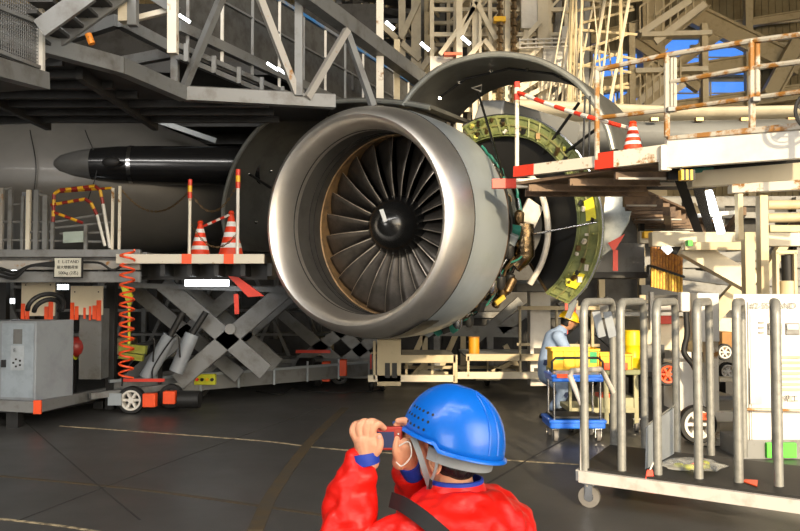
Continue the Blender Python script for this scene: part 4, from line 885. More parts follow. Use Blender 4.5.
bk_ = thing('dock_shade_backing', (9, 19, 0), 'dark backing sheet standing in for shade, with girders behind the beige columns at the right', 'dock')
bx(bk_, 'backing', 440, 200, 840, 372, 19, .2, M_dunder); bx(bk_, 'upper_backing', 655, 196, 840, 206, 18.9, .2, M_gsteel)  # dark sheet standing in for the shade between the beams
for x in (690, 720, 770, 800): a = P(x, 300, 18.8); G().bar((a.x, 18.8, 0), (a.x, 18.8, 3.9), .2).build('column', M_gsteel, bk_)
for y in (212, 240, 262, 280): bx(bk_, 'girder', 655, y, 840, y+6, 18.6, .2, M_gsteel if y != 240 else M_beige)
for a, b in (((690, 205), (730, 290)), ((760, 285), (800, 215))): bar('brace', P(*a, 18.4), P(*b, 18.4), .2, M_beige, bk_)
# ================================================================== FAR DOCKS
def lattice(nm, label, x0, x1, y0, y1, Y, depth, nx, nz, m, w_, seed, diag=.6, group=None, m2=None):
    random.seed(seed); a = P(x0, y1, Y); b = P(x1, y0, Y); t = thing(nm, ((a.x+b.x)/2, Y+depth/2, 0), label, 'dock tower', group)
    xs = [a.x+(b.x-a.x)*i/nx for i in range(nx+1)]; zs = [a.z+(b.z-a.z)*i/nz for i in range(nz+1)]
    for x in xs:
        for y in (Y, Y+depth): G().bar((x, y, 0), (x, y, b.z), w_, w_).build('column', m, t)
    for z in zs:
        for y in (Y, Y+depth): G().bar((xs[0], y, z), (xs[-1], y, z), w_*.8, w_).build('cross_beam', m, t)
        for x in xs[::2]: G().bar((x, Y, z), (x, Y+depth, z), w_*.8, w_*.8).build('depth_beam', m, t)
    for i in range(nx):
        for j in range(nz):
            if random.random() < diag:
                p, q = ((xs[i], zs[j]), (xs[i+1], zs[j+1])) if random.random() < .5 else ((xs[i+1], zs[j]), (xs[i], zs[j+1]))
                yy = random.choice((Y, Y+depth)); G().bar((p[0], yy, p[1]), (q[0], yy, q[1]), w_*.55, w_*.55).build('brace', m2 or m, t)
    return t, xs, zs
t1, xs, zs = lattice('dock_tower', 'brightly sunlit cream dock tower with panels and hoists above the open cowl', 432, 572, -40, 110, 21, 3.0, 6, 6, M_cream, .11, 5, .5, 'far dock towers')
for x0, y0, x1, y1, Y, m in ((521, -20, 543, 28, 20.8, M_white), (543, 46, 571, 74, 20.6, M_white), (519, 48, 543, 72, 20.7, M_cream), (430, 56, 461, 72, 20.8, M_white), (562, 26, 576, 43, 20.4, M_white), (470, 60, 500, 78, 20.9, M_cream), (484, 25, 500, 50, 21.5, M_cream), (461, 92, 520, 104, 21.3, M_beige), (455, 0, 470, 24, 22, M_beige), (500, -10, 521, 10, 21.6, M_cream)):
    bx(t1, 'panel', x0, y0, x1, y1, Y, .25, m)
for x, w_ in ((542, .28), (475, .16), (490, .1), (507, .14), (459, .16), (548, .07), (530, .08), (566, .1), (480, .07)):
    a = P(x, 0, 20.5+x % 3*.2); G().bar((a.x, a.y, 0), (a.x, a.y, 10.5), w_, w_).build('column', M_cream, t1)
for (a, b) in (((516, 48), (540, 22)), ((460, 40), (476, 2)), ((476, 2), (496, 40)), ((519, 70), (541, 46)), ((440, 55), (474, 8)), ((460, 68), (482, 42)), ((500, 60), (484, 40)), ((520, 100), (560, 80)), ((505, 100), (540, 78)), ((550, 100), (575, 76))):
    bar('brace', P(*a, 20.5), P(*b, 20.5), .12, M_cream, t1)
for x in (500, 514):
    g = G(); 
    for k in range(26): a = P(x, -5+k*4.2, 20.2); g.tube([a+V((0, 0, .045)), a-V((0, 0, .045))], [.09 if k % 2 else .05]*2, 8)
    g.build('hoist_chain', M_bronze, t1)
g = G(); 
for k in range(3): g.bar(P(519, 48-k*4, 20.4), P(571, 46-k*4, 20.2), .035)
for k in range(7): g.bar(P(520+k*8, 48, 20.4), P(520+k*8, 38, 20.4), .035)
g.build('hand_rail', M_white, t1)
bx(t1, 'yellow_hoist', 494, 16, 506, 21, 20.1, .2, M_yellow); bx(t1, 'orange_hoist', 444, 52, 462, 55, 20.4, .2, M_orange)
t2, xs, zs = lattice('dock_tower', 'dim lattice dock with dark braces seen above the engine intake, left of the cream tower', 318, 442, -60, 130, 25, 4.0, 6, 7, M_gsteel, .17, 8, .85, 'far dock towers', M_beige)
for k in range(9):
    y = -10+k*16; bar('gangway', P(325+random.randint(0, 40), y, 24), P(400+random.randint(0, 40), y+random.randint(10, 26), 26), .9, M_dunder if k % 2 else M_gsteel, t2, .18)
bx(t2, 'shade_backing', 310, -60, 448, 150, 30.5, .2, M_dunder); bx(t2, 'blue_door', 402, 40, 412, 90, 24.5, .1, M_cabg); bx(t2, 'rust_box', 385, 84, 394, 98, 23.8, .3, mat('rust_box', (.25, .07, .02), .6))  # dark backing sheet stands in for shaded gaps behind the dim dock
for x, w_, m in ((416, .28, M_cream), (428, .22, M_beige), (402, .2, M_cream)):
    a = P(x, 0, 23); G().bar((a.x, a.y, 0), (a.x, a.y, 10.5), w_, w_).build('column', m, t2)
for a, b in (((398, 45), (418, 2)), ((418, 70), (440, 96)), ((345, 20), (395, 60)), ((402, 98), (436, 48)), ((360, 6), (420, 60))): bar('brace', P(*a, 22.8), P(*b, 22.8), .16, M_cream, t2)
for x, y, lb in ((466, 40, 'tilted lit tube lamp on the cream dock tower'), (425, 46, 'lit tube lamp between the dim dock and the cream tower'), (390, 25, 'small lit lamp inside the dim lattice dock')):
    G().tube([P(x-4, y-3, 20.1), P(x+4, y+4, 20.1)], .045, 8).build('strip_lamp', M_tube, t1 if x > 440 else t2, label='bright white lit tube')
# leaning pole lattice
t3 = thing('pole_scaffold', (P(595, 150, 18.5).x, 18.5, 0), 'tangle of thin pale scaffold poles between the cream tower and blue windows', 'scaffold')
random.seed(14)
for k in range(24):
    x0 = 568+72*random.random()**1.5; x1 = x0+random.uniform(-38, 26) if k % 3 else x0+random.uniform(-3, 3); Y = 18+random.random()*1.5
    rod('pole', [P(x0, -25, Y), P(x1, 158, Y)], random.choice((.018, .026, .04)), random.choice((M_cream, M_cream, M_beige)), t3, 6)
for k in range(12):
    y = random.uniform(-5, 130); rod('cross_pole', [P(565+random.randint(0, 25), y, 19), P(620+random.randint(0, 25), y+random.randint(-22, 22), 19)], .035, M_beige, t3, 6)
for x in (572, 600, 640): a = P(x, 150, 18.7); G().bar((a.x, a.y, 0), (a.x, a.y, a.z+1), .14).build('standard', M_beige, t3)
for k in range(4):  # dark lattice directly behind
    bar('dark_member', P(560+k*9, -20, 22), P(552+k*11, 110, 22), .16, M_gsteel, t3)
bx(t3, 'shade_backing', 450, -40, 592, 125, 27, .2, M_dunder)  # dark sheet in place of shaded gaps behind tower and poles
# stair tower near the blue windows
t4 = thing('stair_tower', (P(665, 100, 26).x, 26, 0), 'pale stair flights with rails in front of the blue windows', 'stair')
for (a, b, Y) in (((628, 112), (668, 76), 26), ((640, 116), (684, 84), 25.7), ((640, 34), (690, 0), 26), ((655, 42), (705, 4), 26)):
    bar('stringer', P(*a, Y), P(*b, Y), .12, M_cream, t4, .22)
    for k in range(7): p = lerp(P(*a, Y), P(*b, Y), k/6.5); G().bar(p, p+V((0, 0, .9)), .05).build('baluster', M_beige, t4)
    bar('hand_rail', P(*a, Y)+V((0, 0, .9)), P(*b, Y)+V((0, 0, .9)), .06, M_beige, t4)
for x0, x1, y in ((634, 706, 72), (630, 700, 118), (640, 710, 36)): bar('landing', P(x0, y, 26), P(x1, y-2, 26), .4, M_cream, t4, .15)
for x in (632, 705): a = P(x, 100, 26); G().bar((a.x, 26, 0), (a.x, 26, 10.5), .2).build('column', M_beige, t4)
# low far machinery on the right, behind the trolley and cart
t5 = thing('tow_vehicle', (P(668, 370, 12).x, 12, 0), 'cream low service vehicle with red and white wheels, seen through the cart bars', 'service vehicle')
for nm, x0, y0, x1, y1, Y, d, m in (('body', 640, 318, 735, 352, 12.4, 1.2, M_cream), ('deck', 640, 305, 735, 310, 12.4, 1.0, M_white), ('tank', 640, 345, 665, 372, 12.2, .6, M_gsteel), ('dark_gap', 640, 352, 735, 382, 12.8, .8, M_black), ('red_bin', 660, 316, 678, 324, 12.2, .3, M_red),
        ('front_box', 676, 352, 692, 385, 11.6, .5, M_white), ('post', 650, 292, 654, 330, 12.2, .1, M_white), ('pillar', 692, 300, 698, 352, 12.2, .2, M_beige), ('brown_box', 722, 332, 733, 352, 11.8, .3, mat('brown_box', (.35, .17, .04), .6)), ('cross_bar', 640, 300, 740, 303, 12.9, .1, M_cream)):
    bx(t5, nm, x0, y0, x1, y1, Y, d, m)
wheel(t5, P(664, 374, 11.5), .16, .1, hub=M_orange); wheel(t5, P(724, 352, 11.5), .12, .08); 
for x in (645, 730): a = P(x, 380, 12.8); G().box((a.x, 12.9, .15), (.3, .6, .3)).build('tyre', M_black, t5)
# ================================================================== RIGHT FOREGROUND
wcab = thing('stand_cabinet', (P(770, 455, 7.9).x, 8.2, 0), 'large white machine cabinet with vents and switches behind the cart at the right edge', 'cabinet')
Yc = 7.9
fa = P(733, 294, Yc); fb_ = P(860, 294, Yc); ba = P(738, 294, 8.9); zl = P(733, 459, Yc).z
G().loft([[V((p.x, p.y, z)) for p in (fa, fb_, V((fb_.x, 8.9, 0)), ba)] for z in (zl, fa.z)]).build('body', M_white, wcab, bevel=.012)
bx(wcab, 'side_return', 735, 300, 745, 440, Yc-.02, .03, M_white); bx(wcab, 'front_recess', 750, 312, 860, 440, Yc-.012, .02, mat('warm_white', (.74, .70, .66), .5)); bx(wcab, 'seam', 748, 302, 749.5, 440, Yc-.01, .02, M_gsteel, 0)
for x in (768, 786):
    b_ = bx(wcab, 'switch_window', x, 323, x+14, 335, Yc-.03, .03, M_gsteel); bx(b_, 'lit_lens', x+1.5, 324.5, x+12.5, 329, Yc-.045, .02, M_white, 0) if False else bx(wcab, 'lens', x+1.5, 324.5, x+12.5, 329.5, Yc-.05, .03, M_white, 0)
for k in range(7): bx(wcab, 'vent_slat', 774, 356+k*5.4, 860, 358.4+k*5.4, Yc-.035, .03, M_beige, 0)
for k in range(3): bx(wcab, 'label_line', 759, 322+k*5, 764, 323.4+k*5, Yc-.03, .02, M_gsteel, 0)
bx(wcab, 'paper_notice', 750, 368, 762, 404, Yc-.03, .01, mat('grey_paper', (.55, .54, .52), .7), 0)
text('#2-SST', .085, M_gsteel, wcab, P(762, 306, Yc-.02), (1, 0, 0), (0, 0, 1)); text('AND', .085, M_gsteel, wcab, P(787, 306, Yc-.02), (1, 0, 0), (0, 0, 1)); text('準工', .07, M_ink, wcab, P(791, 399, Yc-.06), (1, 0, 0), (0, 0, 1))
bx(wcab, 'plinth', 740, 440, 860, 460, Yc-.02, .5, M_gsteel); bx(wcab, 'green_patch', 767, 443, 797, 458, Yc-.06, .05, mat('bright_green', (.10, .60, .05), .5))
rod('rusty_pipe', [P(733, 409, Yc-.1), P(860, 412, Yc-.1)], .015, M_railr, wcab)
ps = thing('pillar_machine', (P(705, 440, 8.7).x, 8.8, 0), 'cream upright pillar unit with rust streaks and white wheels, seen between cart bars', 'machine')
bx(ps, 'control_panel', 697, 293, 720, 342, 8.6, .3, M_white, .012); bx(ps, 'pillar', 711, 342, 720, 440, 8.7, .25, M_creamr); bx(ps, 'side_post', 697, 342, 701, 372, 8.7, .12, M_beige); bx(ps, 'lower_box', 678, 362, 712, 412, 8.9, .5, M_white, .01)
bx(ps, 'base_beam', 680, 412, 735, 422, 8.6, .12, M_creamr); bx(ps, 'base_beam', 697, 438, 730, 446, 8.5, .4, M_creamr); bx(ps, 'shelf', 720, 378, 735, 382, 8.7, .4, M_cream); bx(ps, 'shelf', 720, 396, 735, 400, 8.7, .4, M_gsteel)
for y in (303, 330): G().ball(P(709, y, 8.59), .02, n=8, m=6).build('bolt', M_beige if y == 303 else M_black, ps)
bx(ps, 'socket', 681, 292, 691, 312, 8.7, .12, M_white, .02); rod('black_cable', arcpts([P(686, 312, 8.7), P(687, 335, 8.65), P(684, 352, 8.6), P(693, 365, 8.6), P(700, 380, 8.6)], 20), .03, M_black, ps)
wheel(ps, P(697, 424, 8.4), .20, .1, name='wheel'); wheel(ps, P(727, 371, 8.9), .10, .06); bx(ps, 'red_tag', 702, 413, 708, 420, 8.32, .02, M_orange, 0)
bx(ps, 'foot', 715, 440, 728, 456, 8.75, .2, M_gsteel); a = P(720, 446, 8.8); 
wheel(ps, P(667, 374, 8.9), .13, .08, hub=M_orange); bar('axle', P(667, 374, 8.9), P(690, 374, 8.95), .05, M_gsteel, ps)
# cage cart in front
CT = .27
cart = thing('hoop_cart', (PZ(690, 465, CT).x, 6.2, 0), 'long flat cart with six grey pipe hoops, lower right foreground', 'cart')
FR = [PZ(x, y, CT) for x, y in ((585, 473), (622, 476), (658, 480), (699, 484), (739, 488), (779, 492))]
BK = [PZ(x, y, CT) for x, y in ((614, 449), (645, 451), (677, 453), (711, 455), (744, 457), (776, 459))]
for f, b in zip(FR, BK):
    h = 1.545; d = (b-f).normalized(); R_ = .11; pts = [f, V((f.x, f.y, h-R_))]
    for k in range(1, 6): a = math.pi/2*k/6; pts.append(V((f.x, f.y, h-R_)) + d*R_*(1-math.cos(a)) + V((0, 0, R_*math.sin(a))))
    pts += [V((f.x, f.y, h))+d*R_, V((b.x, b.y, h))-d*R_]
    for k in range(1, 6): a = math.pi/2*k/6; pts.append(V((b.x, b.y, h-R_)) - d*R_*(1-math.sin(a)) + V((0, 0, R_*math.cos(a))))
    pts += [V((b.x, b.y, h-R_)), b]
    rod('pipe_hoop', pts, .031, M_galv, cart, 16)
fl = PZ(579, 470, CT+.02); fr = PZ(579+300, 470+40, CT+.02); bl = PZ(610, 447, CT+.02); br_ = bl + (fr-fl)
panel('deck_board', [fl, fr, br_, bl], .02, mat('black_mat', (.018, .017, .016), .6), cart)
M_edgep = mat('cart_edge_paint', (.56, .53, .50), .45, 0, (.42, .38, .34), 7, (.5, .7))
bar('side_beam', fl-V((0, .02, .04)), fr-V((0, .02, .04)), .05, M_edgep, cart, .085); bar('side_beam', bl-V((0, 0, .04)), br_-V((0, 0, .04)), .05, M_edgep, cart, .08); bar('end_beam', fl-V((0, 0, .04)), bl-V((0, 0, .04)), .05, M_edgep, cart, .08)
bar('blue_edge_line', fl+V((.02, .03, .012)), fr+V((0, .03, .012)), .012, M_blue, cart, .006)
bar('end_handle_post', P(582, 470, fl.y), P(583, 398, fl.y), .035, M_edgep, cart)
rod('push_handle', [P(582, 405, fl.y), P(570, 376, fl.y+.1), P(572, 371, fl.y+.2), P(600, 369, bl.y-.2), P(604, 374, bl.y-.1), P(613, 392, bl.y)], .022, M_edgep, cart)
def caster(par, p, r=.075, ax=(1, 0, 0)):
    p = V(p); ax = V(ax).normalized(); lt = V((-ax.y, ax.x, 0)); RM = Matrix((ax, lt, V((0, 0, 1)))).transposed(); c = G().tube([p-ax*.02+V((0, 0, r)), p+ax*.02+V((0, 0, r))], r, 20).build('caster_wheel', mat('grey_rubber', (.18, .17, .16), .6), par, smooth=True)
    G().tube([p-ax*.024+V((0, 0, r)), p+ax*.024+V((0, 0, r))], r*.45, 14).build('hub', M_chrome, c, smooth=True)
    g = G(); g.box(p-ax*.032+V((0, 0, r+.035)), (.006, r*.7, .11), RM); g.box(p+ax*.032+V((0, 0, r+.035)), (.006, r*.7, .11), RM); g.box(p+V((0, 0, r*2+.022)), (.08, .09, .012), RM); g.build('fork', M_chrome, par)
for p in (fl+V((.09, .06, 0)), bl+V((.09, -.06, 0)), lerp(fl, fr, .93)+V((0, .06, 0)), lerp(bl, br_, .93)):
    p = V(p); p.z = 0; caster(cart, p, .08, (.45, 1, 0)); G().bar(p+V((0, 0, .16)), p+V((0, 0, .23)), .06).build('caster_mount', M_edgep, cart)
# cards hung on the first hoop
hg = thing('hanging_cards', P(604, 338, 6.5), 'two grey cards hanging side by side inside the first pipe hoop', 'card')
for x in (592, 603):
    a = P(x, 312, 6.5); b = P(x+7, 338, 6.45); q = [P(x, 312, 6.5), P(x+8, 311, 6.5), P(x+14, 336, 6.4), P(x+6, 338, 6.4)]; panel('card', q, .008, M_cabg, hg)
# things on the cart
ln = thing('grey_sheet', PZ(655, 470, CT+.02), 'bent grey metal sheet leaning between the second and third hoops of the cart', 'metal sheet')
q = [P(646, 474, 5.98), P(647, 427, 5.98), P(674, 408, 6.55), P(674, 448, 6.55)]; q[0].z = q[3].z = CT+.022
panel('sheet', q, .008, M_cabg, ln, bevel=.002); panel('flange', [P(645, 428, 5.97), P(649, 424, 6.02), P(675, 405, 6.6), P(672, 409, 6.55)], .008, M_galv, ln)
bg_ = thing('plastic_bag', PZ(692, 470, CT+.02), 'clear plastic bag with yellow and red bits lying on the cart deck', 'plastic bag')
c = PZ(693, 469, CT+.03); g = G(); random.seed(4)
for k in range(6): g.ball(c+V((random.uniform(-.13, .13), random.uniform(-.1, .1), .03)), (.04, .04, .022), n=10, m=6)
g.build('yellow_contents', M_lime, bg_, smooth=True); G().ball(c+V((.02, -.05, .04)), (.06, .03, .02), n=12, m=8).build('red_contents', M_orange, bg_, smooth=True)
rings = []
for i in range(7):
    t = i/6; rr_ = .20*math.sin(math.pi*(.12+.76*t))+.02; rings.append([c+V((rr_*1.05*math.cos(a)*(1+.12*math.sin(5*a+i)), rr_*.9*math.sin(a)*(1+.1*math.cos(4*a+i*2)), t*.075-.005)) for a in [2*math.pi*j/28 for j in range(28)]])
G().loft(rings).build('film', mat('clear_film', (.85, .85, .8), .15, alpha=.32), bg_, smooth=True)
cl = thing('grey_card', PZ(745, 475, CT+.02), 'flat grey board with a red tag lying on the cart deck', 'board')
q = [PZ(x, y, CT+.035) for x, y in ((722, 475), (735, 466), (774, 469), (764, 481))]; panel('board', q, .008, M_galv, cl)
q = [PZ(x, y, CT+.048) for x, y in ((743, 481), (745, 479), (758, 480), (757, 486))]; panel('red_tag', q, .006, M_orange, cl)
fg = thing('red_tag_ribbon', P(650, 495, 5.78), 'red cloth tag hanging from the front edge beam of the cart', 'tag')
a = P(650, 466, 5.80); g = G(); q0_ = [P(647, 470, 5.75), P(653, 470, 5.75), P(656, 494, 5.74), P(643, 492, 5.74)]; g.loft([q0_, [p+V((0, .012, 0)) for p in q0_]]); g.build('cloth', M_red, fg, bevel=.003)
rod('string', [P(657, 455, 5.86), P(650, 470, 5.76)], .006, M_white, fg, 6)
# --- blue trolley
bt = thing('two_tier_trolley', (P(578, 440, 8.8).x, 8.9, 0), 'two tier trolley with blue plastic decks and chrome posts, beside the stooping worker', 'trolley')
def tray(par, x0, x1, ytop, ybot, Y, d, m, name='tray'):
    a = P(x0, ytop, Y); b = P(x1, ybot, Y); cx = (a.x+b.x)/2; w_ = b.x-a.x; h = a.z-b.z
    g = G().box((cx, Y+d/2, b.z+h*.3), (w_, d, h*.6)); t = g.build(name, m, par, bevel=.015)
    G().box((cx, Y+d/2, a.z-h*.35), (w_+.02, d+.02, h*.3)).build('rim', m, t, bevel=.01); return a, b
a1, b1x = tray(bt, 552, 604, 373, 382, 8.75, .45, M_blue, 'upper_deck'); a2, b2 = tray(bt, 550, 606, 418, 429, 8.75, .5, M_blue, 'lower_deck')
for x, y in ((a1.x+.03, 8.8), (b1x.x-.03, 8.8), (a1.x+.03, 9.15), (b1x.x-.03, 9.15)): rod('post', [(x, y, b2.z), (x, y, a1.z)], .014, M_chrome, bt)
rod('handle', [(a1.x+.01, 8.8, a1.z), (a1.x+.01, 8.8, a1.z+.12), (a1.x+.05, 8.8, a1.z+.16), (b1x.x-.05, 8.8, a1.z+.16), (b1x.x-.0, 8.8, a1.z+.12), (b1x.x-.0, 8.8, a1.z)], .014, M_black, bt)
bx(bt, 'rail_label', 557, 374, 570, 378, 8.73, .01, M_orange, 0); bx(bt, 'dark_mat', 553, 416.5, 602, 418.5, 8.8, .4, M_black, 0)
for x in (a2.x+.07, b2.x-.07):
    for y in (8.82, 9.18): caster(bt, (x, y, 0), .06); G().bar((x, y, .13), (x, y, b2.z+.01), .05).build('caster_mount', M_chrome, bt)
# --- parts table with crates and drum
tb = thing('parts_table', (P(615, 430, 9.4).x, 9.6, 0), 'olive wheeled parts table carrying yellow crates, behind the blue trolley', 'table')
bx(tb, 'table_top', 556, 370, 642, 375, 9.35, .65, mat('olive_top', (.25, .27, .14), .5), .008)
for x in (569, 604, 634):
    for Y in (9.4, 9.9): bx(tb, 'leg', x, 374, x+5 if x > 600 else x+3, 424, Y, .05, mat('khaki_steel', (.42, .40, .24), .5), .004)
bx(tb, 'drawer', 598, 398, 636, 410, 9.42, .5, MATS['khaki_steel']); bx(tb, 'shelf', 570, 408, 636, 413, 9.4, .6, MATS['khaki_steel']); bx(tb, 'drawer', 575, 411, 590, 418, 9.42, .4, MATS['khaki_steel'])
for x in (571, 636):
    for Y in (9.45, 9.9): p = P(x, 424, Y); caster(tb, (p.x, Y, 0), .065)
    
for x in (571, 636):
    for Y in (9.45, 9.9): p = P(x, 430, Y); G().bar((p.x, Y, .135), (p.x, Y, .24), .05).build('caster_mount', MATS['khaki_steel'], tb)
def crate(x0, y0, x1, y1, Y, d, label, inner=None):
    a = P(x0, y0, Y); b = P(x1, y1, Y); w_ = b.x-a.x; h = a.z-b.z; cx = (a.x+b.x)/2
    t = thing('parts_crate', (cx, Y+d/2, b.z), label, 'crate', 'yellow parts crates'); g = G(); e = .012
    g.box((cx, Y, b.z+h/2), (w_, e, h)); g.box((cx, Y+d, b.z+h/2), (w_, e, h)); g.box((a.x, Y+d/2, b.z+h/2), (e, d, h)); g.box((b.x, Y+d/2, b.z+h/2), (e, d, h)); g.box((cx, Y+d/2, b.z+.008), (w_, d, .014))
    n = max(3, int(w_/.12))
    for k in range(n+1): g.box((a.x+w_*k/n, Y-.012, b.z+h/2), (.014, .016, h*.9))
    g.build('body', M_yellow, t); g = G()
    for (cx_, cy_, sx, sy) in ((cx, Y-.012, w_+.04, .03), (cx, Y+d+.012, w_+.04, .03), (a.x-.012, Y+d/2, .03, d), (b.x+.012, Y+d/2, .03, d)): g.box((cx_, cy_, a.z-.01), (sx, sy, .025))
    g.build('rim', M_yellow, t); return t, a, b
c1_, a, b = crate(553, 349, 598, 369.5, 9.36, .34, 'long yellow crate with a green patch at the left end of the parts table')
bx(c1_, 'green_mark', 590, 352, 597, 363, 9.345, .01, mat('green_mark', (.02, .40, .12), .5), 0); bx(c1_, 'green_mark', 556, 357, 564, 360, 9.345, .01, MATS['green_mark'], 0)
c2_, a, b = crate(601, 354, 632, 369.5, 9.38, .30, 'short yellow crate with a red tray in front on the parts table')
tt = bx(None, 'red_tray', 604, 363, 628, 370, 9.3, .05, M_orange) ; tag(tt, 'flat red tray standing in front of the short yellow crate', 'tray')
yd = thing('yellow_drum', (P(633, 366, 9.75).x, 9.78, P(633, 366, 9.78).z), 'upright yellow drum behind the crates on the parts table', 'drum')
p = V((P(633, 366, 9.78).x, 9.78, P(633, 370.5, 9.78).z)); hh = P(633, 331, 9.78).z-p.z
G().lathe([(0, .001), (0, .10), (hh*.3, .10), (hh*.32, .106), (hh*.34, .10), (hh*.62, .10), (hh*.64, .106), (hh*.66, .10), (hh*.97, .10), (hh, .095), (hh, .001)], p, (0, 0, 1), 28).build('barrel', M_lime if False else mat('drum_yellow', (.85, .60, .01), .4), yd, smooth=True)
G().lathe([(hh*.98, .104), (hh*1.02, .104), (hh*1.02, .001)], p, (0, 0, 1), 28).build('lid', MATS['drum_yellow'], yd, smooth=True)
for k, (x0, x1) in enumerate(((599, 611), (612, 624))):
    tg = bx(None, 'orange_tray', x0, 394, x1, 398.3, 9.45, .2, MATS['drum_yellow'] if k else M_orange); tag(tg, ('orange shallow tray on the table drawer, left of a yellow one', 'yellow shallow tray on the table drawer, right of an orange one')[k], 'tray')
rp = thing('red_perforated_strap', P(567, 335, 10.6), 'red perforated strap hanging above the worker beside the green ring', 'strap')
for x0, x1, y0, y1 in ((564, 570, 296, 300), (565, 568, 300, 334), (572, 576, 296, 322)):
    bx(rp, 'strap', x0, y0, x1, y1, 10.9, .02, M_red, 0)
# ================================================================== PEOPLE
def ring(c, ax, ay, u, v_, n=20, mod=None):
    return [V(c)+V(u)*ax*math.cos(2*math.pi*i/n)*(1 if not mod else mod(i))+V(v_)*ay*math.sin(2*math.pi*i/n)*(1 if not mod else mod(i)) for i in range(n)]
def limb(g, pts, rs, n=16, sub=6):
    P_ = arcpts(pts, (len(pts)-1)*sub); R_ = []
    for k in range(len(P_)):
        t = k/(len(P_)-1)*(len(rs)-1); i = min(int(t), len(rs)-2); R_.append(rs[i]*(1-(t-i))+rs[i+1]*(t-i))
    g.tube(P_, R_, n); g.ball(P_[0], R_[0], n=n, m=10); g.ball(P_[-1], R_[-1], n=n, m=10); return P_, R_
M_skin = mat('skin', (.74, .37, .22), .5, 0, (.68, .31, .18), 9)
M_skin2 = mat('skin_tan', (.45, .22, .12), .5)
M_hair = mat('black_hair', (.008, .007, .007), .45, bump=.6, bscale=90)
M_cov = mat('light_blue_cloth', (.30, .40, .58), .75, 0, (.24, .33, .50), 5, bump=.5, bscale=12)
M_navy = mat('navy_cloth', (.02, .035, .10), .7)
# --- far worker, crouching by the trolley
Yw = 10.6
def W(px, py, dy=0): return P(px, py, Yw) + V((0, dy, 0))
wk_ = thing('person', (W(552, 412).x, Yw, 0), 'person in light blue overalls and yellow hard hat, stooping beside the blue trolley', 'person')
g = G()
limb(g, [W(549, 374), W(549, 362), W(553, 350), W(557, 338), W(561, 331)], [.15, .145, .16, .165, .085])       # torso leaning forward
limb(g, [W(549, 374, -.09), W(559, 384, -.12), W(564, 388, -.14)], [.125, .10, .08]); limb(g, [W(564, 387, -.14), W(558, 397, -.12), W(551, 406, -.10)], [.08, .07, .055])
limb(g, [W(549, 374, .09), W(561, 378, .13), W(570, 382, .15)], [.125, .10, .08]); limb(g, [W(570, 382, .15), W(566, 395, .14), W(561, 407, .14)], [.08, .07, .055])
limb(g, [W(556, 336, -.16), W(562, 347, -.22), W(567, 355, -.20)], [.085, .07, .06]); limb(g, [W(567, 355, -.20), W(574, 353, -.16), W(580, 350, -.12)], [.062, .052, .045])
limb(g, [W(558, 336, .16), W(566, 346, .2), W(572, 353, .2)], [.085, .07, .06]); limb(g, [W(572, 353, .2), W(578, 352, .12), W(583, 350, .05)], [.062, .052, .045])
body = g.build('body', M_cov, wk_, remesh=.018)
g = G(); limb(g, [W(559, 333), W(565, 326)], [.06, .055]); hd_ = W(569, 322); g.ball(hd_, (.085, .075, .115), Euler((0, .35, 0)).to_matrix()); g.ball(hd_+V((.085, 0, -.02)), (.022, .016, .02)); g.ball(hd_+V((-.005, -.075, -.01)), (.022, .012, .03)); g.build('head', M_skin2, wk_, remesh=.008)
g = G(); 
for s_ in (-1, 1): g.ball(hd_+V((.076, .03*s_, .012)), (.010, .014, .007))
g.build('eye', M_ink, wk_); G().box(hd_+V((.078, 0, -.052)), (.012, .035, .006)).build('mouth', mat('lip', (.35, .12, .08), .5), wk_)
G().ball(hd_+V((-.025, 0, .01)), (.085, .082, .10), Euler((0, .3, 0)).to_matrix()).build('hair', M_hair, wk_, smooth=True)
hm = G(); hc_ = hd_+V((-.005, 0, .035)); RW = Euler((0, .32, 0)).to_matrix(); rings = []
for i in range(9):
    t = math.pi/2*i/8; rings.append([hc_+RW @ V((.135*math.cos(t)*math.cos(a)+.001, .115*math.cos(t)*math.sin(a)+.0, .125*math.sin(t))) for a in [2*math.pi*k/24 for k in range(24)]])
hm.loft(rings); h_o = hm.build('hard_hat', mat('hat_yellow', (.90, .55, .01), .3, coat=.4), wk_, smooth=True)
G().loft([[hc_+RW @ V(((.17 if math.cos(a) > 0 else .14)*math.cos(a), .125*math.sin(a), z)) for a in [2*math.pi*k/24 for k in range(24)]] for z in (-.006, .004)]).build('brim', MATS['hat_yellow'], h_o, smooth=True)
for (p0, tip) in ((W(580, 350, -.12), W(585, 350, -.1)), (W(583, 350, .05), W(588, 350, .04))):
    g = G(); d = (tip-p0).normalized(); g.ball(p0+d*.04, (.045, .032, .02))
    for k in range(4): limb(g, [p0+d*.06+V((0, -.024+.016*k, 0)), p0+d*.10+V((0, -.026+.017*k, -.005)), p0+d*.125+V((0, -.026+.017*k, -.025))], [.009, .008, .007], 8, 3)
    limb(g, [p0+d*.02+V((0, -.03, .005)), p0+d*.05+V((0, -.05, .0)), p0+d*.075+V((0, -.05, -.015))], [.011, .009, .008], 8, 3)
    g.build('hand', M_skin2, wk_, remesh=.004)
for (an, dy) in ((W(550, 408), -.10), (W(560, 409), .14)):
    c = V((an.x, Yw+dy, 0)); rings = []
    for x, w_, h_ in ((-.14, .035, .05), (-.11, .045, .10), (-.03, .05, .12), (.06, .052, .07), (.13, .045, .055), (.16, .02, .04)):
        rings.append([c+V((-x, w_*math.cos(a), max(0.0, h_/2+h_/2*math.sin(a)))) for a in [2*math.pi*k/12 for k in range(12)]])
    G().loft(rings).build('shoe', M_black, wk_, smooth=True, auto=60)
G().box(W(549, 363, -.15), (.20, .02, .07), Euler((0, .25, 0)).to_matrix()).build('tool_belt', M_navy, wk_, bevel=.005); G().box(W(560, 335, -.175), (.10, .02, .04), Euler((0, -.3, 0)).to_matrix()).build('shoulder_patch', M_navy, wk_, bevel=.004)
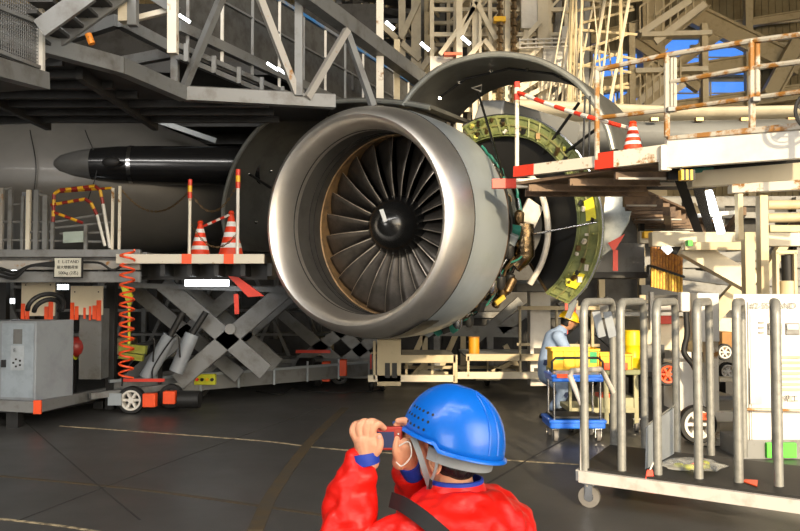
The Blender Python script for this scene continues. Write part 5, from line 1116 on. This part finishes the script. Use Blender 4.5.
G().box(W(564, 391, -.2), (.05, .02, .12), Euler((0, .5, 0)).to_matrix()).build('knee_patch', M_navy, wk_, bevel=.004)
# --- foreground visitor in a red down jacket
Yp = 2.3
def Q(px, py, dy=0): return P(px, py, Yp+dy)
pe = thing('person', (Q(440, 531).x, Yp+.02, 0), 'person in red padded jacket and blue hard hat holding up a small red camera', 'person')
M_redj = mat('red_down_jacket', (.80, .010, .004), .45, 0, (.72, .008, .003), 3, bump=.25, bscale=16, stretch=(1, 1, 2.2))
g = G()
# torso rings from hips to neck: right axis = along shoulders
FD = V((-.62, .78, 0)).normalized()      # facing direction
SD = V((.78, .62, 0)).normalized()       # to the person's right
tc = V((Q(464, 531).x, Yp+.05, 0)); zz = lambda py: Q(400, py).z
levels = [(.56, .19, .15, 0), (.68, .21, .16, 0), (.80, .245, .17, 0), (.86, .255, .17, 0), (.91, .258, .165, 0), (.955, .245, .15, 0), (.985, .215, .135, .005), (1.005, .17, .12, .01), (1.022, .125, .10, .012), (1.038, .092, .09, .015)]
rings = []
for k, (z, a, b, f) in enumerate(levels): rings.append(ring(tc+V((0, 0, z))+FD*f, a, b, SD, FD, 28))
g.loft(rings)
# near (left) arm: shoulder -> elbow -> wrist
Ls = tc + V((0, 0, .93)) - SD*.17 ; Lw = Q(359, 465, .03); Le = Q(344, 556, -.02)
limb(g, [Ls, lerp(Ls, Le, .5)+V((0, -.02, -.02)), Le], [.085, .078, .072]); limb(g, [Le, lerp(Le, Lw, .5)+V((-.004, 0, 0)), Lw], [.082, .080, .053])
Rs = tc + V((0, 0, .93)) + SD*.15 + FD*.04; Rw = Q(411, 477, .16); Re = Q(432, 535, .34)
limb(g, [Rs, lerp(Rs, Re, .5), Re], [.085, .08, .072]); limb(g, [Re, lerp(Re, Rw, .5), Rw], [.072, .066, .05])
jk = g.build('jacket', M_redj, pe, remesh=.0075)
tx = bpy.data.textures.new('puff', 'CLOUDS'); tx.noise_scale = .075; tx.noise_depth = 1
dm = jk.modifiers.new('d', 'DISPLACE'); dm.texture = tx; dm.strength = .045; dm.mid_level = .5; dm.texture_coords = 'LOCAL'
# collar
nk = tc + FD*.03 + V((0, 0, 1.022))
G().lathe([(0, .092), (.03, .083), (.035, .078), (0, .082)], nk, V((0, 0, 1)), 28, closed_prof=True).build('collar', M_redj, pe, smooth=True)
cb_ = Q(490, 478, .0); 
G().lathe([(0.005, .085), (.04, .082), (.042, .076), (0.005, .079)], nk, V((0, 0, 1)), 28, closed_prof=True).build('blue_inner_collar', mat('blue_lining', (.01, .05, .45), .6), pe, smooth=True)
# trousers below frame
g = G()
for s_ in (-1, 1): limb(g, [tc+SD*.09*s_+V((0, 0, .66)), tc+SD*.095*s_+V((0, 0, .38)), tc+SD*.10*s_+V((0, 0, .08))], [.10, .075, .06])
g.build('trousers', M_navy, pe, remesh=.012)
for s_ in (-1, 1):
    c = tc+SD*.10*s_+FD*.04; G().loft([[c+FD*x+SD*w_*math.cos(a)+V((0, 0, h_/2+h_/2*math.sin(a))) for a in [2*math.pi*k/14 for k in range(14)]] for x, w_, h_ in ((-.1, .03, .06), (-.06, .045, .1), (.04, .048, .09), (.12, .04, .05), (.15, .02, .035))]).build('shoe', M_black, pe, smooth=True)
# head
hc0 = Q(447, 448, .07); HF = V((-.80, .60, -.02)).normalized(); HR = HF.cross(V((0, 0, 1))).normalized(); HU = HR.cross(HF)
HM = Matrix((HF, -HR, HU)).transposed()     # local x forward, y left, z up
g = G(); g.ball(hc0, (.092, .074, .10), HM, 28, 18); g.ball(hc0+HM @ V((.035, 0, -.055)), (.058, .052, .055), HM); g.ball(hc0+HM @ V((.098, 0, -.02)), (.014, .012, .018), HM); g.ball(hc0+HM @ V((.088, 0, -.075)), (.018, .018, .016), HM)
limb(g, [hc0+HM @ V((-.015, 0, -.05)), nk+V((0, 0, -.02))], [.054, .062])
hdo = g.build('head', M_skin, pe, remesh=.005)
for s_ in (1, -1):
    e = G(); pts = [hc0+HM @ V((-.012+.021*math.cos(a)+.004*math.sin(a), .078*s_+.010*s_*(math.cos(a) < 0), -.022+.033*math.sin(a))) for a in [2*math.pi*k/16 for k in range(16)]]
    e.tube(pts, .0062, 8, closed=True); e.ball(hc0+HM @ V((-.010, .074*s_, -.022)), (.018, .006, .028), HM); e.build('ear', M_skin, hdo, smooth=True)
    G().ball(hc0+HM @ V((.086, .031*s_, .004)), (.008, .014, .008), HM).build('eye', M_ink, hdo, smooth=True)
G().ball(hc0+HM @ V((.090, 0, -.055)), (.008, .022, .006), HM).build('mouth', mat('lip', (.35, .12, .08), .5), hdo, smooth=True)
# hair: cap on the back and sides under the helmet
g = G(); g.ball(hc0+HM @ V((-.020, 0, .008)), (.083, .081, .100), HM, 28, 18); g.ball(hc0+HM @ V((-.052, 0, -.045)), (.042, .062, .042), HM, 24, 14); hr = g.build('hair', M_hair, pe, remesh=.005)
# helmet
tilt = math.radians(13); HT = HM @ Euler((math.radians(5), tilt*-1, 0)).to_matrix(); c0h = hc0+HM @ V((-.022, 0, .030))
g = G(); rings = []; NA = 56
def hel(t, a, k=1.0):
    x = .163*math.cos(a); y = .126*math.sin(a); s_ = math.cos(t)**.86; z = .150*math.sin(t)
    ridge = .006*math.exp(-(y*s_/.03)**2)*math.sin(t)
    drop = -.012*math.cos(a)*math.cos(t) if math.cos(a) < 0 else 0
    return V((x*s_*k, y*s_*k, (z+ridge)*k + (-.016*(1-math.sin(t)) if math.cos(a) < -.2 else 0)))
for i in range(15):
    t = math.pi/2*i/14*.999; rings.append([c0h+HT @ hel(t, 2*math.pi*k/NA) for k in range(NA)])
g.loft(rings, cap=False); M_hel = mat('helmet_blue', (.003, .155, .72), .32, 0, (.003, .15, .70), 3, coat=.2)
he = g.build('hard_hat', M_hel, pe, smooth=True, auto=80); so = he.modifiers.new('t', 'SOLIDIFY'); so.thickness = .003; so.offset = -1
# brim: lip all round, longer at the front
def brimr(a): return .010+.040*max(0, math.cos(a))**6
R0 = [c0h+HT @ hel(0, 2*math.pi*k/NA) for k in range(NA)]; R1 = []
for k in range(NA):
    a = 2*math.pi*k/NA; p = hel(0, a); R1.append(c0h+HT @ (p+V((math.cos(a)*brimr(a), math.sin(a)*.008, -.006-.01*max(0, math.cos(a))**6))))
up_ = HT @ V((0, 0, .0035)); G().lathe if False else None
g = G(); g.v = R0+R1+[p+up_ for p in R0]+[p+up_ for p in R1]
for k in range(NA):
    l = (k+1) % NA; g.f += [(k, l, NA+l, NA+k), (2*NA+k, 3*NA+k, 3*NA+l, 2*NA+l), (NA+k, NA+l, 3*NA+l, 3*NA+k)]; g.mi += [0]*3
g.build('brim', M_hel, he, smooth=True, auto=60)
# vent holes: three rows on the near side
for r_ in range(3):
    for k in range(6):
        t = math.radians(9+9.5*r_); a = math.radians(42+7.6*k+2*r_); p = hel(t, a); n = (HT @ V((p.x/.163**2, p.y/.126**2, p.z/.142**2))).normalized(); q = c0h+HT @ p
        G().tube([q-n*.002, q+n*.0006], .0042, 12).build('vent_hole', M_ink, he)
# side ridge line toward the back
rod('rib', [c0h+HT @ (hel(math.radians(t), math.radians(172))*1.004) for t in range(6, 80, 6)], .003, M_hel, he, 8)
rod('rib', [c0h+HT @ (hel(math.radians(t), math.radians(158))*1.004) for t in range(6, 76, 6)], .003, M_hel, he, 8)
# head band and nape strap, chin strap
M_grey = mat('grey_band', (.33, .36, .38), .5)
bnd = []; 
for k in range(25):
    a = math.radians(80+k*8.3); bnd.append(c0h+HT @ V((.120*math.cos(a)-.010, .100*math.sin(a), -.020)))
bt_ = [p+HT @ V((0, 0, -.036)) for p in bnd]
g = G(); g.loft([[bnd[i], bnd[i]*1.0+(HT @ V((.0, 0, 0))), bt_[i], bt_[i]+(bnd[i]-c0h).normalized()*.004] if False else [bnd[i], bnd[i]+(bnd[i]-c0h).normalized()*.005, bt_[i]+(bnd[i]-c0h).normalized()*.005, bt_[i]] for i in range(25)]); g.build('head_band', M_grey, pe, smooth=True, auto=30)
def ribbon(name, pts, w_, m, nrm, th=.002, par=None):
    pts = arcpts(pts, 16); nrm = V(nrm).normalized(); rings = []
    for i, p in enumerate(pts):
        t = (pts[min(i+1, 16)]-pts[max(i-1, 0)]).normalized(); s = t.cross(nrm).normalized()*w_/2; n = s.cross(t).normalized()*th
        rings.append([p-s, p+s, p+s+n, p-s+n])
    return G().loft(rings).build(name, m, par or pe, smooth=True, auto=40)
NV = V((-.25, -1, 0))
y_ = lambda px, py, dy=0: Q(px, py, dy)
ribbon('chin_strap', [y_(413, 437, .02), y_(419, 452, .0), y_(424, 468, .0), y_(430, 487, .03)], .017, M_grey, NV)
ribbon('chin_strap', [y_(438, 452, -.04), y_(436, 468, -.03), y_(431, 482, .0), y_(427, 490, .04)], .008, M_grey, NV)
rod('buckle', [y_(431, 480, -.01), y_(430, 488, .01)], .005, M_ink, pe)
# black bag strap over the shoulder
zt_ = lambda px, py, dy: Q(px, py, dy)
ribbon('bag_strap', [zt_(392, 500, .0), zt_(404, 505, -.08), zt_(424, 519, -.14), zt_(446, 538, -.16), zt_(470, 560, -.17)], .042, mat('black_webbing', (.012, .012, .013), .7), (-.2, -1, .25), .006)
# hands
def hand(name, wrist, palm, fingers, thumb, cuffdir):
    g = G(); limb(g, [wrist, lerp(wrist, palm, .45), palm], [.024, .028, .030]); 
    for f, r in fingers: limb(g, f, r, 10, 4)
    limb(g, thumb[0], thumb[1], 10, 4)
    return g.build(name, M_skin, pe, remesh=.0022)
h = lambda x, y, d=0: Q(x, y, d+.02)
# left hand (near): wrist at (368,458), back of the hand to us, fingers arch over the camera's left end
g = G()
limb(g, [h(370, 462), h(367, 452), h(364, 443)], [.027, .031, .030]); limb(g, [h(369, 452, -.004), h(372, 444, -.004)], [.026, .027])
for pts, r in (([h(357, 440, .0), h(353, 432, .0), h(355, 425, .008), h(362, 422.5, .02)], [.0125, .0115, .0105, .009]),
               ([h(362, 440, -.006), h(359, 429, -.006), h(363, 422, .0), h(370, 422, .018)], [.0125, .0115, .0105, .009]),
               ([h(367, 440, -.008), h(366, 428, -.009), h(371, 421.5, -.003), h(378, 423, .018)], [.0125, .0115, .0105, .009]),
               ([h(372, 442, -.008), h(373, 430, -.010), h(378, 424, -.006), h(384, 428, .015)], [.0125, .0115, .0105, .009])): limb(g, pts, r, 12, 5)
limb(g, [h(372, 455, -.01), h(378, 450, -.018), h(380, 442, -.018), h(379, 436, -.014)], [.015, .0125, .0115, .009], 12, 5)
g.build('hand', M_skin, pe, remesh=.0022)
for f in ((380, 437.5),): G().ball(h(f[0]-.6, f[1], -.0245), (.0055, .002, .007)).build('thumbnail', mat('nail', (.75, .45, .36), .3), pe, smooth=True)
# right hand (far): heel at (408,470), fingers up over the camera's right end, thumb below
g = G()
k_ = lambda x, y, d=0: Q(x, y, d+.055)
limb(g, [k_(410, 470, .06), k_(408, 458, .02), k_(405, 446, .0)], [.025, .029, .028]); limb(g, [k_(400, 462, .01), k_(402, 450, .0)], [.024, .024])
for pts, r in (([k_(411, 442, .0), k_(411, 430, .0), k_(406, 421, .0), k_(398, 421, .004)], [.0125, .0115, .0105, .009]),
               ([k_(406, 440, .012), k_(407, 428, .014), k_(402, 422, .012), k_(396, 425, .012)], [.012, .011, .010, .009]),
               ([k_(403, 446, .03), k_(400, 434, .04), k_(394, 430, .04), k_(389, 434, .035)], [.012, .011, .010, .009]),
               ([k_(402, 452, .03), k_(398, 444, .045), k_(392, 442, .045), k_(387, 444, .04)], [.011, .010, .009, .008])): limb(g, pts, r, 12, 5)
limb(g, [k_(399, 460, .0), k_(396, 452, -.012), k_(396, 444, -.014), k_(397, 438, -.012)], [.014, .012, .011, .009], 12, 5)
g.build('hand', M_skin, pe, remesh=.0022)
M_lin = MATS['blue_lining']
def cuff(a, b, r): G().tube([a, lerp(a, b, .5), b], [r*1.02, r*1.06, r], 20).build('cuff', M_lin, pe, smooth=True)
cuff(h(366, 464, .0), h(364, 452.5, .0), .040); cuff(Q(414, 473, .13), Q(409, 462, .09), .034)
rod('wrist_strap', arcpts([k_(399, 446, -.03), k_(409, 442, -.045), k_(411, 456, -.045), k_(402, 466, -.035), k_(396, 462, -.03)], 20), .0022, M_white, pe, 8)
# camera held in the hands
cm = thing('compact_camera', Q(387, 451, .03), 'small red compact camera with dark screen held in both hands of the red jacketed person', 'camera')
cc = Q(386, 438, .045); CX = V((1, .18, -.02)).normalized(); CZ = V((0, 0, 1)); CY = CZ.cross(CX).normalized(); CM = Matrix((CX, CY, CZ)).transposed()
G().box(cc, (.094, .022, .068), CM).build('body', mat('camera_red', (.40, .025, .018), .35, .2, (.34, .02, .015)), cm, bevel=.004)
G().box(cc+CM @ V((-.008, -.0115, -.003)), (.060, .002, .046), CM).build('screen', mat('screen', (.012, .02, .07), .2, coat=.3, emit=(.02, .05, .25), estr=.12), cm)
G().box(cc+CM @ V((.034, -.0115, 0)), (.016, .002, .05), CM).build('button_pad', mat('pad', (.38, .06, .04), .4, .3), cm)
for z in (-.014, 0, .014): G().tube([cc+CM @ V((.034, -.0125, z)), cc+CM @ V((.034, -.015, z))], .003, 10).build('button', M_chrome, cm)
G().lathe([(0, .02), (.02, .019), (.021, .012)], cc+CM @ V((0, .011, 0)), CM @ V((0, 1, 0)), 24).build('lens', M_chrome, cm, smooth=True)
G().box(cc+CM @ V((.012, 0, .032)), (.012, .008, .004), CM).build('shutter', M_chrome, cm)
